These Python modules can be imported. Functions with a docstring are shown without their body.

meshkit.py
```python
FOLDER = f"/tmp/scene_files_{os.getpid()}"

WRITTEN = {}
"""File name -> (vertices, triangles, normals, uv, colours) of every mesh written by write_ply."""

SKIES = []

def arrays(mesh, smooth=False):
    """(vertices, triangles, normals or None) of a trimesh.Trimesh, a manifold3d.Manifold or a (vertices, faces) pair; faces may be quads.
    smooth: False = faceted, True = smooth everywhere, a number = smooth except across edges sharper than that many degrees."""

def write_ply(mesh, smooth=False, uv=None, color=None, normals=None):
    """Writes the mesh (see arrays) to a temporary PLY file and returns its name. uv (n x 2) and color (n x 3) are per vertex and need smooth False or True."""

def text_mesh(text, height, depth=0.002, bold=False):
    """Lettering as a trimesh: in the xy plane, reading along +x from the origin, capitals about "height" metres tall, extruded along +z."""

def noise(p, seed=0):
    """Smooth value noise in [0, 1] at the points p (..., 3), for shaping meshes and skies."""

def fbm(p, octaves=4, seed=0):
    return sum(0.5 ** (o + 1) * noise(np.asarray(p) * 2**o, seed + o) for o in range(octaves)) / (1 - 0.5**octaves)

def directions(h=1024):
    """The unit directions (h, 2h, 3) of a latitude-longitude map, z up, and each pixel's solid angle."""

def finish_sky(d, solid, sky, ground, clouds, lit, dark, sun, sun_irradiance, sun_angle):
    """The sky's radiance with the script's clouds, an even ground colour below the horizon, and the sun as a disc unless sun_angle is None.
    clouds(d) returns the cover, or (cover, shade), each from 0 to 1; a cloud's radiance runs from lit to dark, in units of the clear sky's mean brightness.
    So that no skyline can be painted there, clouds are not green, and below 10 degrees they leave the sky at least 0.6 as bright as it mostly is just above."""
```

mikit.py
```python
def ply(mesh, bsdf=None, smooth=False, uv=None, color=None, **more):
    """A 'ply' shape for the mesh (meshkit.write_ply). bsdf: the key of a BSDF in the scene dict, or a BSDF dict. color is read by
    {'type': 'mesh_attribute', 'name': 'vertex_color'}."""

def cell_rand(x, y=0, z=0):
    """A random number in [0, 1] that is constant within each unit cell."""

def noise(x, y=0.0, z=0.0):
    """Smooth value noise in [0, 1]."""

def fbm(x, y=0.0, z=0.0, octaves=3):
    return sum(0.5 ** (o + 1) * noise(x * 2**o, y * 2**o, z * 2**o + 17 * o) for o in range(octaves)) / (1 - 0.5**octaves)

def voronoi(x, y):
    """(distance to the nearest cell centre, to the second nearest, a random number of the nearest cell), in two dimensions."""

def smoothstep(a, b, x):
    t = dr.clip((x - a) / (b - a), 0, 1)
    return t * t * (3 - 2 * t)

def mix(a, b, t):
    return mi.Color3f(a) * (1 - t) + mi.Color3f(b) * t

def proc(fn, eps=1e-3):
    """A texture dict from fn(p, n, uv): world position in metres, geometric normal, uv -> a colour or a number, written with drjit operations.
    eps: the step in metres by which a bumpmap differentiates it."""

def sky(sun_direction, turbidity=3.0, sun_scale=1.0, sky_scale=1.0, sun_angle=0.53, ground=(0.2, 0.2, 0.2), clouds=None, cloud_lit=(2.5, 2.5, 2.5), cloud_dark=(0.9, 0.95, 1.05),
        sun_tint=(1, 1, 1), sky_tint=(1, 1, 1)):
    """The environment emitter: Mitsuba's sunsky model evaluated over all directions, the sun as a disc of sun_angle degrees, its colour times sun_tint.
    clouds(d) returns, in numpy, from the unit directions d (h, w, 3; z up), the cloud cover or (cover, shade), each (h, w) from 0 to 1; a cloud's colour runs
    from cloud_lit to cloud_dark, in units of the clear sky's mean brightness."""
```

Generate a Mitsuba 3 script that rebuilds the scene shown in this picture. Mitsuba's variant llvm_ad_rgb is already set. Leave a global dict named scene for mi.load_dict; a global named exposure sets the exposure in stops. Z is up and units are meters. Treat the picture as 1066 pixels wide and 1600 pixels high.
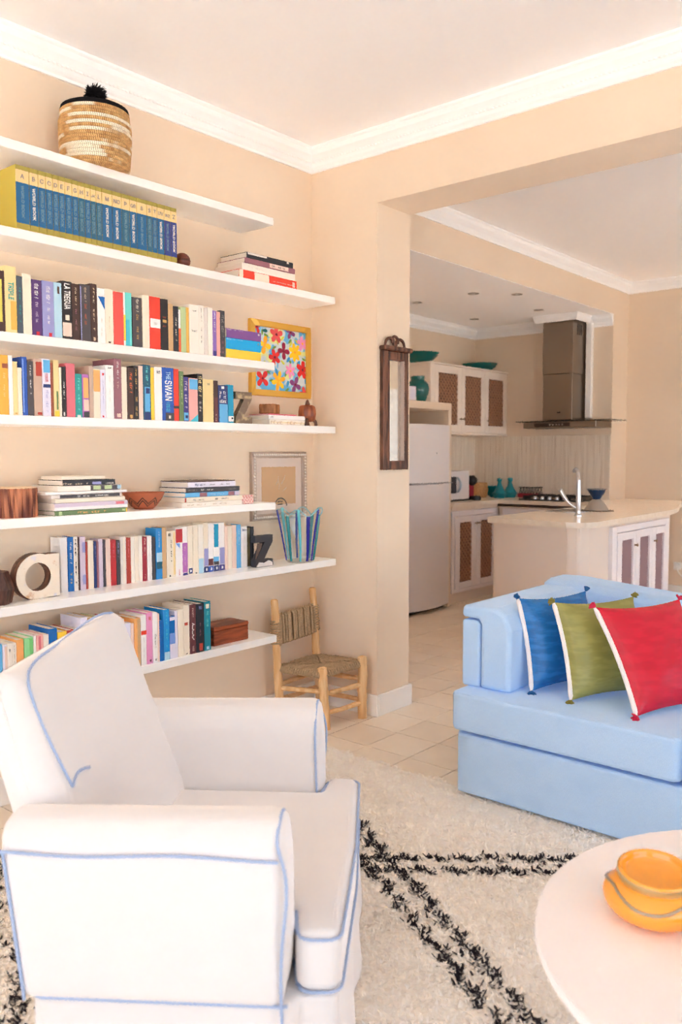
import math, random
import numpy as np, trimesh
import shapely.geometry as sg
import mitsuba as mi, drjit as dr
import mikit, meshkit
from mikit import proc, fbm, noise, smoothstep, mix, cell_rand

random.seed(7); RNG = np.random.default_rng(7)
T = mi.ScalarTransform4f
PI = math.pi
scene, labels = {}, {}

# ------------------------------------------------------------------ camera, sky, exposure
exposure = 3.95
FOCAL, YAW, PITCH, ROLL, EYE = 1308.0, 0.70366, -0.0681, -0.0025, 1.50
fw = np.array([-math.sin(YAW)*math.cos(PITCH), math.cos(YAW)*math.cos(PITCH), math.sin(PITCH)])
rt = np.array([math.cos(YAW), math.sin(YAW), 0.0]); up = np.cross(rt, fw)
up2 = -rt*math.sin(ROLL) + up*math.cos(ROLL)
eye = np.array([0, 0, EYE])
scene['camera'] = {'type': 'thinlens', 'fov': math.degrees(2*math.atan(533/FOCAL)), 'fov_axis': 'x',
                   'aperture_radius': 0.0055, 'focus_distance': 3.9, 'near_clip': 0.05, 'far_clip': 300.0,
                   'to_world': T().look_at(origin=eye.tolist(), target=(eye+fw).tolist(), up=up2.tolist())}
def veil(d):          # thin bright overcast
    n = meshkit.fbm(d*2.2 + 5.0, 4)
    return np.clip(0.45 + 0.9*(n-0.45), 0, 1), np.clip((n-0.5)*1.2, 0, 0.5)
scene['sky'] = mikit.sky((-0.76, 0.06, 0.65), turbidity=3.2, sun_scale=1.0, sky_scale=1.0, ground=(0.42, 0.41, 0.40),
                         clouds=veil, cloud_lit=(1.78, 1.86, 2.05), cloud_dark=(1.25, 1.3, 1.46), sky_tint=(1.0, 0.99, 0.98),
                         sun_tint=(0.88, 1.0, 1.17))

# ------------------------------------------------------------------ helpers
def lin(c):
    c = np.asarray(c, float)/255.0
    return [float(v) for v in np.where(c <= 0.04045, c/12.92, ((c+0.055)/1.055)**2.4)]
def mat(name, rgb, rough=0.6, metal=0.0, spec=0.5, two=True, **more):
    key = 'mat_'+name
    if key not in scene:
        bc = rgb if isinstance(rgb, dict) else {'type': 'rgb', 'value': lin(rgb)}
        b = {'type': 'principled', 'base_color': bc, 'roughness': rough, 'metallic': metal, 'specular': spec, **more}
        scene[key] = {'type': 'twosided', 'bsdf': b} if two else b
    return key
def bumped(name, rgb, fn, scale, rough=0.6, spec=0.5, eps=1e-3, **more):
    key = 'mat_'+name
    if key not in scene:
        bc = rgb if isinstance(rgb, dict) else {'type': 'rgb', 'value': lin(rgb)}
        scene[key] = {'type': 'twosided', 'bsdf': {'type': 'bumpmap', 'tex': proc(fn, eps), 'scale': scale,
                      'bsdf': {'type': 'principled', 'base_color': bc, 'roughness': rough, 'specular': spec, **more}}}
    return key
def key_for(name, parent=None):
    base = f'{parent}__{name}' if parent else name
    k, i = base, 0
    while k in used:
        i += 1; k = f'{base}_{i:03d}'
    used.add(k); return k
used = set()
def tag(key, label=None, cat=None, group=None, kind=None):
    e = labels.setdefault(key, {})
    for n, v in (('label', label), ('category', cat), ('group', group), ('kind', kind)):
        if v: e[n] = v
    return key
def thing(name, label, cat, group=None):
    return tag(key_for(name), label, cat, group)
def put(name, mesh, m, parent=None, smooth=False, label=None, cat=None, group=None, kind=None, to=None, **kw):
    key = key_for(name, parent)
    d = dict(mesh) if isinstance(mesh, dict) else mikit.ply(mesh, None, smooth, **kw)
    d['bsdf'] = {'type': 'ref', 'id': m}
    if to is not None: d['to_world'] = to
    scene[key] = d
    tag(key, label, cat, group, kind); return key
def struct(name, mesh, m, smooth=False, **kw):
    return put(name, mesh, m, None, smooth, kind='structure', **kw)
def join(*ms): return trimesh.util.concatenate([m for m in ms])
def mesh(v, f): return trimesh.Trimesh(np.asarray(v, float), np.asarray(f, int), process=False)
def box(x0, x1, y0, y1, z0, z1, c=0.0):
    if c <= 0:
        m = trimesh.creation.box(extents=(x1-x0, y1-y0, z1-z0)); m.apply_translation(((x0+x1)/2, (y0+y1)/2, (z0+z1)/2)); return m
    p = []
    for x, sx in ((x0, 1), (x1, -1)):
        for y, sy in ((y0, 1), (y1, -1)):
            for z, sz in ((z0, 1), (z1, -1)):
                p += [(x+sx*c, y+sy*c, z), (x+sx*c, y, z+sz*c), (x, y+sy*c, z+sz*c)]
    return trimesh.convex.convex_hull(np.array(p))
def quad(a, b, c, d): return mesh([a, b, c, d], [[0, 1, 2], [0, 2, 3]])
def lathe(prof, n=32, at=(0, 0, 0)):
    m = trimesh.creation.revolve(np.array(prof, float), sections=n); m.apply_translation(at); return m
def tube(pts, r, n=8, cap=True):
    p = np.asarray(pts, float); r = np.broadcast_to(np.asarray(r, float), (len(p),))
    t = np.gradient(p, axis=0); t /= np.linalg.norm(t, axis=1, keepdims=True)+1e-12
    a = np.cross(t[0], [0, 0, 1.0] if abs(t[0][2]) < .9 else [1.0, 0, 0]); a /= np.linalg.norm(a)
    rings = []; ang = np.arange(n)*2*PI/n
    for i in range(len(p)):
        a = a - t[i]*(a@t[i]); a /= np.linalg.norm(a)+1e-12; b = np.cross(t[i], a)
        rings.append(p[i] + r[i]*(np.cos(ang)[:, None]*a + np.sin(ang)[:, None]*b))
    v = np.vstack(rings); f = []
    for i in range(len(p)-1):
        for j in range(n):
            k = (j+1) % n
            f += [[i*n+j, i*n+k, (i+1)*n+k], [i*n+j, (i+1)*n+k, (i+1)*n+j]]
    if cap:
        v = np.vstack([v, p[0], p[-1]]); e = len(p)-1
        for j in range(n):
            k = (j+1) % n
            f += [[len(v)-2, k, j], [len(v)-1, e*n+j, e*n+k]]
    return mesh(v, f)
def spline(pts, n=40, closed=False):
    from scipy.interpolate import CubicSpline
    p = np.asarray(pts, float)
    if closed: p = np.vstack([p, p[:1]])
    s = np.r_[0, np.cumsum(np.linalg.norm(np.diff(p, axis=0), axis=1))]
    return CubicSpline(s, p, bc_type='periodic' if closed else 'natural')(np.linspace(0, s[-1], n))
def resample(pts, n):
    p = np.asarray(pts, float); p = np.vstack([p, p[:1]])
    s = np.r_[0, np.cumsum(np.linalg.norm(np.diff(p, axis=0), axis=1))]
    q = np.linspace(0, s[-1], n, endpoint=False)
    return np.stack([np.interp(q, s, p[:, k]) for k in range(p.shape[1])], 1)
def rounded(pts, rc):
    g = sg.Polygon(pts).buffer(-rc, quad_segs=6).buffer(rc, quad_segs=6)
    return np.array(g.exterior.coords)[:-1]
def soft_prism(pts, h, r=0.01, rc=0.02, n=64, k=3, dome=0.0, dome0=0.0, flat=False):
    """Polygon extruded 0..h along z, every edge rounded by r, corners in plan by rc; ends domed outward."""
    p = resample(rounded(pts, rc) if rc else pts, n)
    if sg.Polygon(p).exterior.is_ccw is False: p = p[::-1]
    t = np.roll(p, -1, 0)-np.roll(p, 1, 0); t /= np.linalg.norm(t, axis=1, keepdims=True)
    nin = np.stack([-t[:, 1], t[:, 0]], 1); c = p.mean(0)
    rings = []
    def ring(e, z): rings.append(np.c_[p+nin*e, np.full(n, z)])
    def capring(fac, z):
        q = p+nin*r; rings.append(np.c_[c+(q-c)*fac, np.full(n, z)])
    for fac in (() if flat else (.02, .35, .7, .9)): capring(fac, -dome0*(1-fac**2))
    for i in range(k+1):
        a = i/k*PI/2; ring(r*(1-math.sin(a)), r*(1-math.cos(a)))
    for i in range(k, -1, -1):
        a = i/k*PI/2; ring(r*(1-math.sin(a)), h-r*(1-math.cos(a)))
    for fac in (() if flat else (.9, .7, .35, .02)): capring(fac, h+dome*(1-fac**2))
    v = np.vstack(rings); f = []; m = len(rings)
    j = np.arange(n); jn = (j+1) % n
    for i in range(m-1):
        f += [np.c_[i*n+j, i*n+jn, (i+1)*n+jn], np.c_[i*n+j, (i+1)*n+jn, (i+1)*n+j]]
    if flat:                     # outlines that are not star-shaped: triangulated ends
        from scipy.spatial import cKDTree
        q, tri = trimesh.creation.triangulate_polygon(sg.Polygon(rings[-1][:, :2]), engine='earcut')
        _, at = cKDTree(rings[-1][:, :2]).query(q); tri = at[tri]
        a, b, c_ = (rings[-1][tri[:, i], :2] for i in range(3)); s = (b[:, 0]-a[:, 0])*(c_[:, 1]-a[:, 1])-(b[:, 1]-a[:, 1])*(c_[:, 0]-a[:, 0])
        tri[s < 0] = tri[s < 0][:, ::-1]; f += [tri[:, ::-1], (m-1)*n+tri]
    else: f += [np.c_[j[1:-1]*0, jn[1:-1], j[1:-1]], np.c_[(m-1)*n+j[1:-1]*0, (m-1)*n+j[1:-1], (m-1)*n+jn[1:-1]]]
    return mesh(v, np.vstack(f))
def axes(m, ex, ey, ez, o=(0, 0, 0)):
    """Local x, y, z of the mesh onto the given world vectors."""
    m = m.copy(); A = np.stack([ex, ey, ez], 1).astype(float)
    m.vertices = np.asarray(m.vertices)@A.T + np.asarray(o, float)
    if np.linalg.det(A) < 0: m.invert()
    return m
def poly_prism(pts, h, holes=None):
    return trimesh.creation.extrude_polygon(sg.Polygon(pts, holes or None), h, engine='earcut')
X_, Y_, Z_ = np.eye(3)
def prism_xz(pts, y0, y1): return axes(poly_prism(pts, y1-y0), X_, Z_, Y_, (0, y0, 0))
def prism_yz(pts, x0, x1): return axes(poly_prism(pts, x1-x0), Y_, Z_, X_, (x0, 0, 0))

# ------------------------------------------------------------------ materials
def plaster(p, n, uv): return fbm(p.x*9, p.y*9, p.z*9, 3)
def wall_colour(p, n, uv):
    g = fbm(p.x*1.3, p.y*1.3, p.z*1.3, 3)
    return mix(lin((227, 207, 184)), lin((233, 214, 192)), g)
WALL = mat('wall', proc(wall_colour), 0.75, spec=0.25)
PAINT = mat('white_paint', (240, 237, 232), 0.45)
GLOSSW = mat('gloss_white', (243, 241, 237), 0.22, spec=0.55)
CEIL = mat('ceiling', (246, 244, 242), 0.85, spec=0.15)
CROWN = mat('crown', (250, 249, 248), 0.6, spec=0.25)
GROUT = mat('grout', (176, 156, 136), 0.8)
def tile_col(p, n, uv):
    a = fbm(p.x*5, p.y*5, 0.0, 4); c = cell_rand(dr.floor((p.x+2.375)/.265), dr.floor((p.y-3.31)/.265), 3.0)
    return mix(lin((226, 210, 190)), lin((240, 227, 209)), dr.clip(a*.8+c*.35-.1, 0, 1))
TILE = mat('floor_tile', proc(tile_col), 0.33, spec=0.5)
STONE = mat('terrace', (222, 220, 218), 0.8)
CHROME = mat('chrome', (225, 225, 228), 0.12, 1.0)
STEEL = mat('steel', (150, 138, 126), 0.3, 1.0)
SILVER = mat('silver', (205, 196, 184), 0.28, 1.0)
BRASS = mat('brass', (214, 180, 110), 0.3, 1.0)
def woodgrain(a, b, s=1.0, axis='z'):
    def fn(p, n, uv):
        q = (p.x, p.y, p.z*.12) if axis == 'z' else ((p.x, p.y*.12, p.z) if axis == 'y' else (p.x*.12, p.y, p.z))
        g = fbm(q[0]*60*s, q[1]*60*s, q[2]*60*s, 3)
        return mix(lin(a), lin(b), smoothstep(.3, .7, g))
    return proc(fn)
DARKW = mat('dark_wood', woodgrain((58, 32, 22), (112, 70, 50)), 0.4)
REDW = mat('red_wood', woodgrain((112, 52, 26), (168, 92, 54)), 0.35)
BOXW = mat('box_wood', woodgrain((108, 46, 22), (160, 78, 42), 1, 'y'), 0.4)
LOGW = mat('log_bark', woodgrain((92, 38, 24), (190, 120, 84), 1.0), 0.6)
LOGTOP = mat('log_top', (226, 196, 160), 0.6)
PALEW = mat('pale_wood', woodgrain((216, 168, 112), (236, 196, 146), .8), 0.55)
BOOKS_3 = [
    (1.6616, 0.0266, 0.237, 'umber', 'dark brown book with a yellow strip', [('band', 0.16, 0.86, 0.1, 0.55, 'lime')]),
    (1.6888, 0.0496, 0.26, 'straw', 'tall pale yellow book with teal lettering', [('text', 'TRIPLE', 0.5, 0.76, 0.45, 'teal'), ('band', 0.05, 0.48, 0.45, 0.95, 'ochre')]),
    (1.7389, 0.0231, 0.227, 'slate', 'thin slate blue book', [('glyph', 0.15, 0.8, 0.35, 'teal')]),
    (1.7629, 0.0366, 0.24, 'cream', 'tall plain cream book', []),
    (1.8001, 0.0475, 0.224, 'purple', 'dark purple book with white lettering', [('glyph', 0.65, 0.93, 0.5, 'white'), ('glyph', 0.2, 0.6, 0.3, 'lilac'), ('band', 0.01, 0.08, 0.4, 0.7, 'red')]),
    (1.848, 0.0505, 0.226, 'lavender', 'lavender blue book with pale lettering', [('glyph', 0.58, 0.9, 0.45, 'white'), ('glyph', 0.2, 0.52, 0.25, 'white'), ('band', 0.01, 0.08, 0.5, 0.75, 'red')]),
    (1.899, 0.0369, 0.227, 'iceblue', 'pale ice blue book with a dark curl', [('band', 0.8, 0.93, 0.45, 0.7, 'umber')]),
    (1.9371, 0.0464, 0.239, 'black', 'black book with big white title and cream foot band', [('text', 'LA TREGUA', 0.52, 0.96, 0.62, 'white'), ('band', 0.05, 0.29, 0.02, 0.9, 'blush'), ('band', 0.33, 0.42, 0.3, 0.7, 'cream')]),
    (1.9839, 0.0359, 0.235, 'umber', 'dark brown book with gold lettering above mauve', [('glyph', 0.6, 0.93, 0.3, 'sand'), ('glyph', 0.13, 0.55, 0.3, 'mauve')]),
    (2.0208, 0.0506, 0.238, 'graphite', 'graphite book with rust lettering', [('glyph', 0.68, 0.95, 0.25, 'sand'), ('glyph', 0.25, 0.66, 0.3, 'rust'), ('band', 0.0, 0.96, 0.0, 0.1, 'lavender')]),
    (2.0725, 0.0327, 0.248, 'umber', 'slim dark brown book with gold title', [('glyph', 0.15, 0.93, 0.3, 'sand'), ('band', 0.03, 0.09, 0.35, 0.65, 'sand')]),
    (2.1064, 0.0368, 0.234, 'white', 'white book with a blue triangle', [('tri', 0.62, 0.85, 0.05, 0.95, 'blue'), ('glyph', 0.1, 0.45, 0.15, 'sand')]),
    (2.1442, 0.0429, 0.237, 'cream', 'cream white book with faint lettering', [('glyph', 0.2, 0.5, 0.15, 'sand'), ('band', 0.02, 0.05, 0.35, 0.6, 'umber')]),
    (2.1883, 0.0494, 0.231, 'coral', 'plain coral red book', []),
    (2.238, 0.011, 0.235, 'white', 'very thin white and yellow book', [('band', 0.1, 0.58, 0.1, 0.9, 'yellow')]),
    (2.2497, 0.0336, 0.236, 'aqua', 'turquoise book', [('band', 0.0, 0.5, 0.05, 0.6, 'cyan')]),
    (2.2876, 0.0499, 0.221, 'graphite', 'graphite book with gold title', [('glyph', 0.7, 0.97, 0.35, 'cream'), ('glyph', 0.1, 0.66, 0.3, 'gold')]),
    (2.3396, 0.0377, 0.237, 'cream', 'cream book', []),
    (2.3792, 0.0595, 0.237, 'vermilion', 'bright red book with a white label band', [('band', 0.41, 0.585, 0.0, 1, 'white'), ('glyphh', 0.46, 0.53, 0.35, 0.7, 'umber')]),
    (2.4409, 0.0422, 0.235, 'black', 'black book with small gold emblem', [('band', 0.54, 0.6, 0.25, 0.75, 'gold'), ('glyphh', 0.62, 0.67, 0.25, 0.75, 'rust'), ('glyphh', 0.45, 0.5, 0.25, 0.75, 'rust')]),
    (2.4835, 0.0285, 0.218, 'tan', 'slim tan book', []),
    (2.5126, 0.0314, 0.211, 'ink', 'slim black book with fine gold title', [('glyph', 0.2, 0.75, 0.3, 'cream')]),
    (2.5445, 0.0146, 0.199, 'white', 'very thin white and orange book', [('band', 0.0, 0.56, 0.05, 0.95, 'orange')]),
    (2.5606, 0.0315, 0.214, 'sage', 'pale sage green book', []),
    (2.593, 0.0153, 0.215, 'ochre', 'very thin ochre book', []),
    (2.6098, 0.0562, 0.232, 'ivory', 'thick ivory book with small grey print', [('glyphh', 0.86, 0.9, 0.3, 0.85, 'grey'), ('glyphh', 0.44, 0.5, 0.2, 0.8, 'grey')]),
    (2.6665, 0.0342, 0.236, 'ivory', 'ivory book with small dark title', [('glyph', 0.66, 0.95, 0.25, 'grey'), ('glyph', 0.2, 0.55, 0.25, 'grey')]),
    (2.7014, 0.0218, 0.227, 'pearl', 'slim pearl grey book', []),
    (2.7242, 0.0294, 0.233, 'ivory', 'slim ivory book', []),
    (2.7542, 0.0246, 0.221, 'violet', 'violet book with white lettering', [('glyph', 0.5, 0.97, 0.4, 'white'), ('band', 0.0, 0.12, 0.1, 0.9, 'indigo')]),
    (2.7802, 0.0253, 0.22, 'pink', 'slim pale pink book', []),
    (2.807, 0.0298, 0.229, 'charcoal', 'dark marbled book', [('glyph', 0.4, 0.9, 0.7, 'grey'), ('glyph', 0.05, 0.35, 0.7, 'mauve')]),
]
BOOKS_4 = [
    (1.6578, 0.0351, 0.234, 'amber', 'golden yellow book', [('band', 0.78, 0.86, 0.3, 0.95, 'rust'), ('glyph', 0.25, 0.7, 0.3, 'straw')]),
    (1.6941, 0.0181, 0.235, 'white', 'slim tall white book', []),
    (1.7123, 0.0192, 0.212, 'straw', 'pale straw yellow book', [('band', 0.02, 0.05, 0.3, 0.8, 'gold')]),
    (1.732, 0.0178, 0.189, 'cream', 'short cream book', []),
    (1.7523, 0.0223, 0.234, 'royal', 'royal blue book', [('band', 0.05, 0.97, 0.05, 0.3, 'periwinkle')]),
    (1.7747, 0.0251, 0.219, 'graphite', 'graphite book with fine white title', [('glyph', 0.35, 0.92, 0.25, 'white')]),
    (1.8013, 0.0375, 0.231, 'taupe', 'taupe book with a rust red label', [('band', 0.7, 0.95, 0.3, 0.98, 'brick'), ('band', 0.02, 0.07, 0.4, 0.9, 'brick')]),
    (1.8398, 0.0352, 0.234, 'cloud', 'white book with a blue picture', [('band', 0.76, 0.98, 0.1, 0.95, 'skyblue'), ('band', 0.5, 0.56, 0.05, 0.95, 'navy'), ('glyph', 0.6, 0.75, 0.5, 'red'), ('glyph', 0.05, 0.45, 0.35, 'lavender')]),
    (1.8756, 0.0134, 0.221, 'rust', 'thin brown book', []),
    (1.8906, 0.0244, 0.233, 'straw', 'yellow cream book with a green strip', [('band', 0.12, 0.45, 0.45, 0.75, 'moss'), ('band', 0.0, 0.1, 0.1, 0.9, 'yellow')]),
    (1.9155, 0.0099, 0.204, 'cream', 'thin short cream book', []),
    (1.9262, 0.0208, 0.208, 'black', 'slim black book with white title', [('glyph', 0.33, 0.7, 0.35, 'white'), ('band', 0.02, 0.1, 0.3, 0.6, 'white')]),
    (1.9487, 0.0421, 0.225, 'rose', 'plain rose pink book', []),
    (1.9911, 0.0311, 0.184, 'teal', 'short teal book', [('glyph', 0.1, 0.9, 0.35, 'aqua'), ('band', 0.0, 0.06, 0.2, 0.7, 'white')]),
    (2.0235, 0.0315, 0.184, 'orchid', 'short book with an orange sunset picture', [('band', 0.45, 0.92, 0.15, 0.9, 'apricot'), ('band', 0.16, 0.42, 0.15, 0.95, 'blush'), ('band', 0.01, 0.14, 0.15, 0.95, 'charcoal')]),
    (2.0571, 0.0188, 0.222, 'taupe', 'taller taupe book', []),
    (2.0769, 0.0351, 0.211, 'cream', 'cream book with an orange upper half', [('band', 0.54, 0.98, 0.05, 0.95, 'apricot')]),
    (2.1127, 0.0247, 0.21, 'cloud', 'slim lilac white book with red dots', [('band', 0.88, 0.93, 0.35, 0.7, 'red'), ('band', 0.02, 0.06, 0.3, 0.6, 'red'), ('glyph', 0.3, 0.8, 0.2, 'lavender')]),
    (2.1386, 0.0405, 0.232, 'white', 'white book with small dark stamps', [('glyphh', 0.93, 0.97, 0.3, 0.85, 'ink'), ('glyph', 0.25, 0.8, 0.2, 'pearl')]),
    (2.1812, 0.0389, 0.263, 'mauve', 'tall mauve book with white title', [('glyph', 0.65, 0.95, 0.3, 'white'), ('glyph', 0.5, 0.62, 0.2, 'blush'), ('band', 0.03, 0.09, 0.3, 0.8, 'blush')]),
    (2.2204, 0.0315, 0.231, 'cream', 'plain cream book right of the mauve one', []),
    (2.2533, 0.0331, 0.23, 'umber', 'brown book with fiery lettering', [('glyph', 0.48, 0.9, 0.5, 'orange'), ('band', 0.02, 0.09, 0.3, 0.7, 'gold')]),
    (2.2882, 0.0249, 0.239, 'black', 'black book with gilt lettering', [('glyph', 0.55, 0.95, 0.5, 'gold'), ('glyph', 0.03, 0.42, 0.6, 'gold')]),
    (2.3137, 0.0232, 0.243, 'blush', 'slim blush book', []),
    (2.3382, 0.0403, 0.249, 'deepteal', 'teal book with a pale blue figure', [('glyph', 0.62, 0.97, 0.4, 'aqua'), ('band', 0.15, 0.6, 0.15, 0.85, 'skyblue'), ('band', 0.48, 0.58, 0.3, 0.8, 'navy'), ('band', 0.0, 0.14, 0.1, 0.9, 'navy')]),
    (2.379, 0.0202, 0.239, 'yellow', 'slim bright yellow book', []),
    (2.4001, 0.0417, 0.244, 'white', 'white book with two small marks at the top', [('glyphh', 0.87, 0.95, 0.3, 0.85, 'charcoal')]),
    (2.4429, 0.066, 0.245, 'royal', 'thick blue book with a large white title', [('text', 'THE', 0.78, 0.93, 0.38, 'iceblue'), ('text', 'SWAN', 0.38, 0.76, 0.62, 'white'), ('glyph', 0.17, 0.36, 0.5, 'cyan'), ('band', 0.0, 0.15, 0.25, 0.98, 'charcoal'), ('band', 0.04, 0.1, 0.5, 0.7, 'cream')]),
    (2.5101, 0.032, 0.244, 'vermilion', 'red book with a dark band', [('band', 0.24, 0.29, 0.05, 0.95, 'umber')]),
    (2.5431, 0.025, 0.235, 'moss', 'slim moss green book', [('glyph', 0.3, 0.9, 0.35, 'sage')]),
    (2.5689, 0.031, 0.211, 'indigo', 'indigo book with lilac print', [('glyph', 0.25, 0.9, 0.65, 'lilac'), ('band', 0.02, 0.2, 0.05, 0.9, 'skyblue'), ('band', 0.07, 0.14, 0.3, 0.8, 'navy')]),
    (2.6006, 0.0532, 0.207, 'pink', 'pink and pale blue book', [('band', 0.74, 0.98, 0.05, 0.98, 'skyblue'), ('tri2', 0.0, 0.17, 0.05, 0.98, 'cyan')]),
    (2.6555, 0.032, 0.231, 'black', 'black and cream striped book', [('glyph', 0.5, 0.95, 0.85, 'straw'), ('glyph', 0.2, 0.42, 0.5, 'pearl')]),
    (2.6877, 0.0652, 0.208, 'straw', 'thick pale straw book', [('glyphh', 0.86, 0.92, 0.4, 0.65, 'grey')]),
    (2.7541, 0.029, 0.205, 'umber', 'dark maroon book', [('band', 0.0, 0.6, 0.1, 0.9, 'maroon'), ('glyph', 0.02, 0.2, 0.3, 'blush')]),
    (2.7841, 0.0627, 0.185, 'navy', 'short blue book with white lettering', [('glyph3', 0.52, 0.86, 0.75, 'white'), ('band', 0.0, 0.5, 0.1, 0.95, 'skyblue'), ('band', 0.9, 0.97, 0.3, 0.6, 'white')]),
    (2.8484, 0.0373, 0.19, 'cyanblue', 'short turquoise blue book with white foot label', [('band', 0.04, 0.18, 0.02, 0.98, 'white'), ('band', 0.1, 0.15, 0.55, 0.85, 'ink')]),
]
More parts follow.
